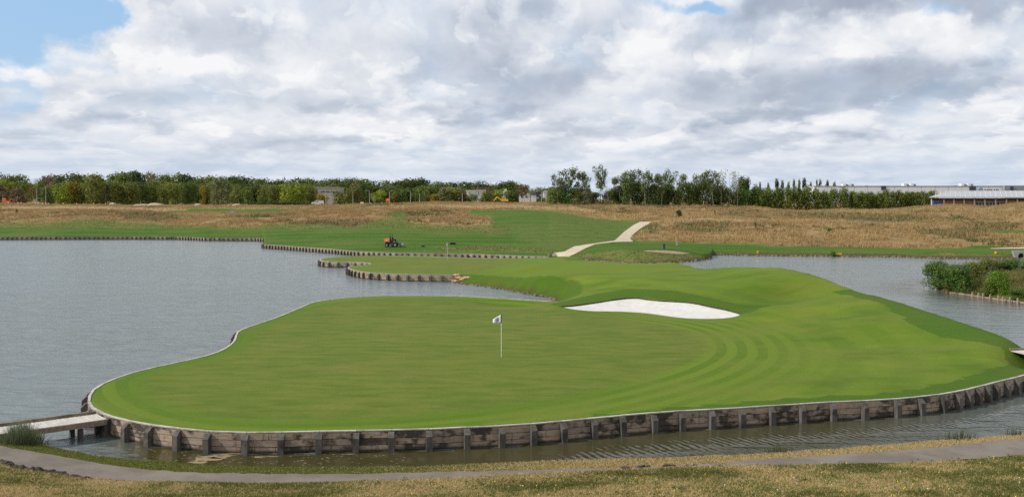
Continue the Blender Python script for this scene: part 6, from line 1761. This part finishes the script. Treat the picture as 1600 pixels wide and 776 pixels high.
# broad-leaved weeds and flowers on the near bank
w = np.where((nrow_i >= 8) & (nrow_i <= 16) & (npx_ > 560) & (npx_ < 1640) & (NC[:, 1] > 21), 1.0, 0)
wp = scatter(NV, NQ, w, 150, 12)
wpos = np.repeat(wp, 14, 0) + np.c_[RNG.normal(0, .09, (150 * 14, 2)), RNG.uniform(0.01, .09, 150 * 14)]
V, Fc, tn = leaf_cloud(wpos, np.tile([0, 0, 1.0], (len(wpos), 1)), .032, RNG, .6)
tag(link('weeds', mesh_np('weeds', V, Fc, False, {'tint': tn}), LEAF['weed']), 'dark green broad-leaved weeds in the bank grass', kind='stuff')
M_PETAL = simple('yellow_petal', (0.78, 0.55, 0.02), .8, var=.1); M_PETALW = simple('white_petal', (0.72, 0.70, 0.74), .8, var=.1)
for nm, mt_, cnt, sd_, lab in (('yellow_flowers', M_PETAL, 40, 13, 'small yellow flowers in the bank grass'), ('white_flowers', M_PETALW, 9, 14, 'small white flowers in the bank grass')):
    fp = scatter(NV, NQ, w, cnt, sd_)
    mb = MB()
    for q in fp:
        z_ = q[2] + .07
        mb.tube([(q[0], q[1], q[2]), (q[0], q[1], z_)], .004, 4)
        vs = [mb.bm.verts.new((q[0] + 0.019 * math.cos(a), q[1] + 0.019 * math.sin(a), z_ + .012)) for a in np.linspace(0, 2 * math.pi, 8, endpoint=False)]
        c = mb.bm.verts.new((q[0], q[1], z_ + .026))
        for a in range(8): mb.bm.faces.new((vs[a], vs[(a + 1) % 8], c))
    tag(mb.build(nm, mt_), lab, kind='stuff')
# rush clump by the footbridge, thin reeds at the right of the channel
def rushes(px0, px1, py0, py1, n, h, label, seed, mat='reed', lean=.35):
    rr = random.Random(seed); V, Fc, tn = [], [], []
    for i in range(n):
        u = rr.gauss(.5, .21); px = px0 + (px1 - px0) * u; py = rr.uniform(py0, py1)
        q = cast(BV_N, px, py) or Vector(P(px, py, 0))
        hh = h * rr.uniform(.55, 1.1) * (1 - 1.4 * abs(u - .5)**1.6); a = rr.uniform(0, 6.28); l = hh * lean * rr.uniform(.1, 1.3); wd = .011
        for j in range(4):
            t_ = j / 3
            c = q + Vector((math.cos(a) * l * t_**2 + (u - .5) * .5 * t_ * h, math.sin(a) * l * t_**2, hh * t_ - .05))
            k = wd * (1 - t_) + .001
            V += [c + Vector((-k, 0, 0)), c + Vector((k, 0, 0))]; tn += [.0 + t_ * .9] * 2
        b = len(V) - 8
        Fc += [(b + 2 * j, b + 2 * j + 1, b + 2 * j + 3, b + 2 * j + 2) for j in range(3)]
    o = link('rush_clump', mesh_np('rush_clump', V, Fc, False, {'tint': tn}), LEAF[mat])
    return tag(o, label, kind='stuff') if n < 200 else tag(o, label, 'rushes')
rushes(6, 66, 688, 697, 900, .82, 'dense clump of grey-green rushes below the left footbridge', 1)
rushes(1465, 1535, 683, 688, 110, .42, 'thin reeds on the bank right of the channel', 2, 'reed', .2)
rushes(1195, 1240, 704, 708, 90, .35, 'faint reeds at the water edge below the curved wall', 3, 'reed', .2)
rushes(1560, 1604, 677, 681, 60, .38, 'wispy reeds at the right frame edge beside the path', 4, 'reed', .2)
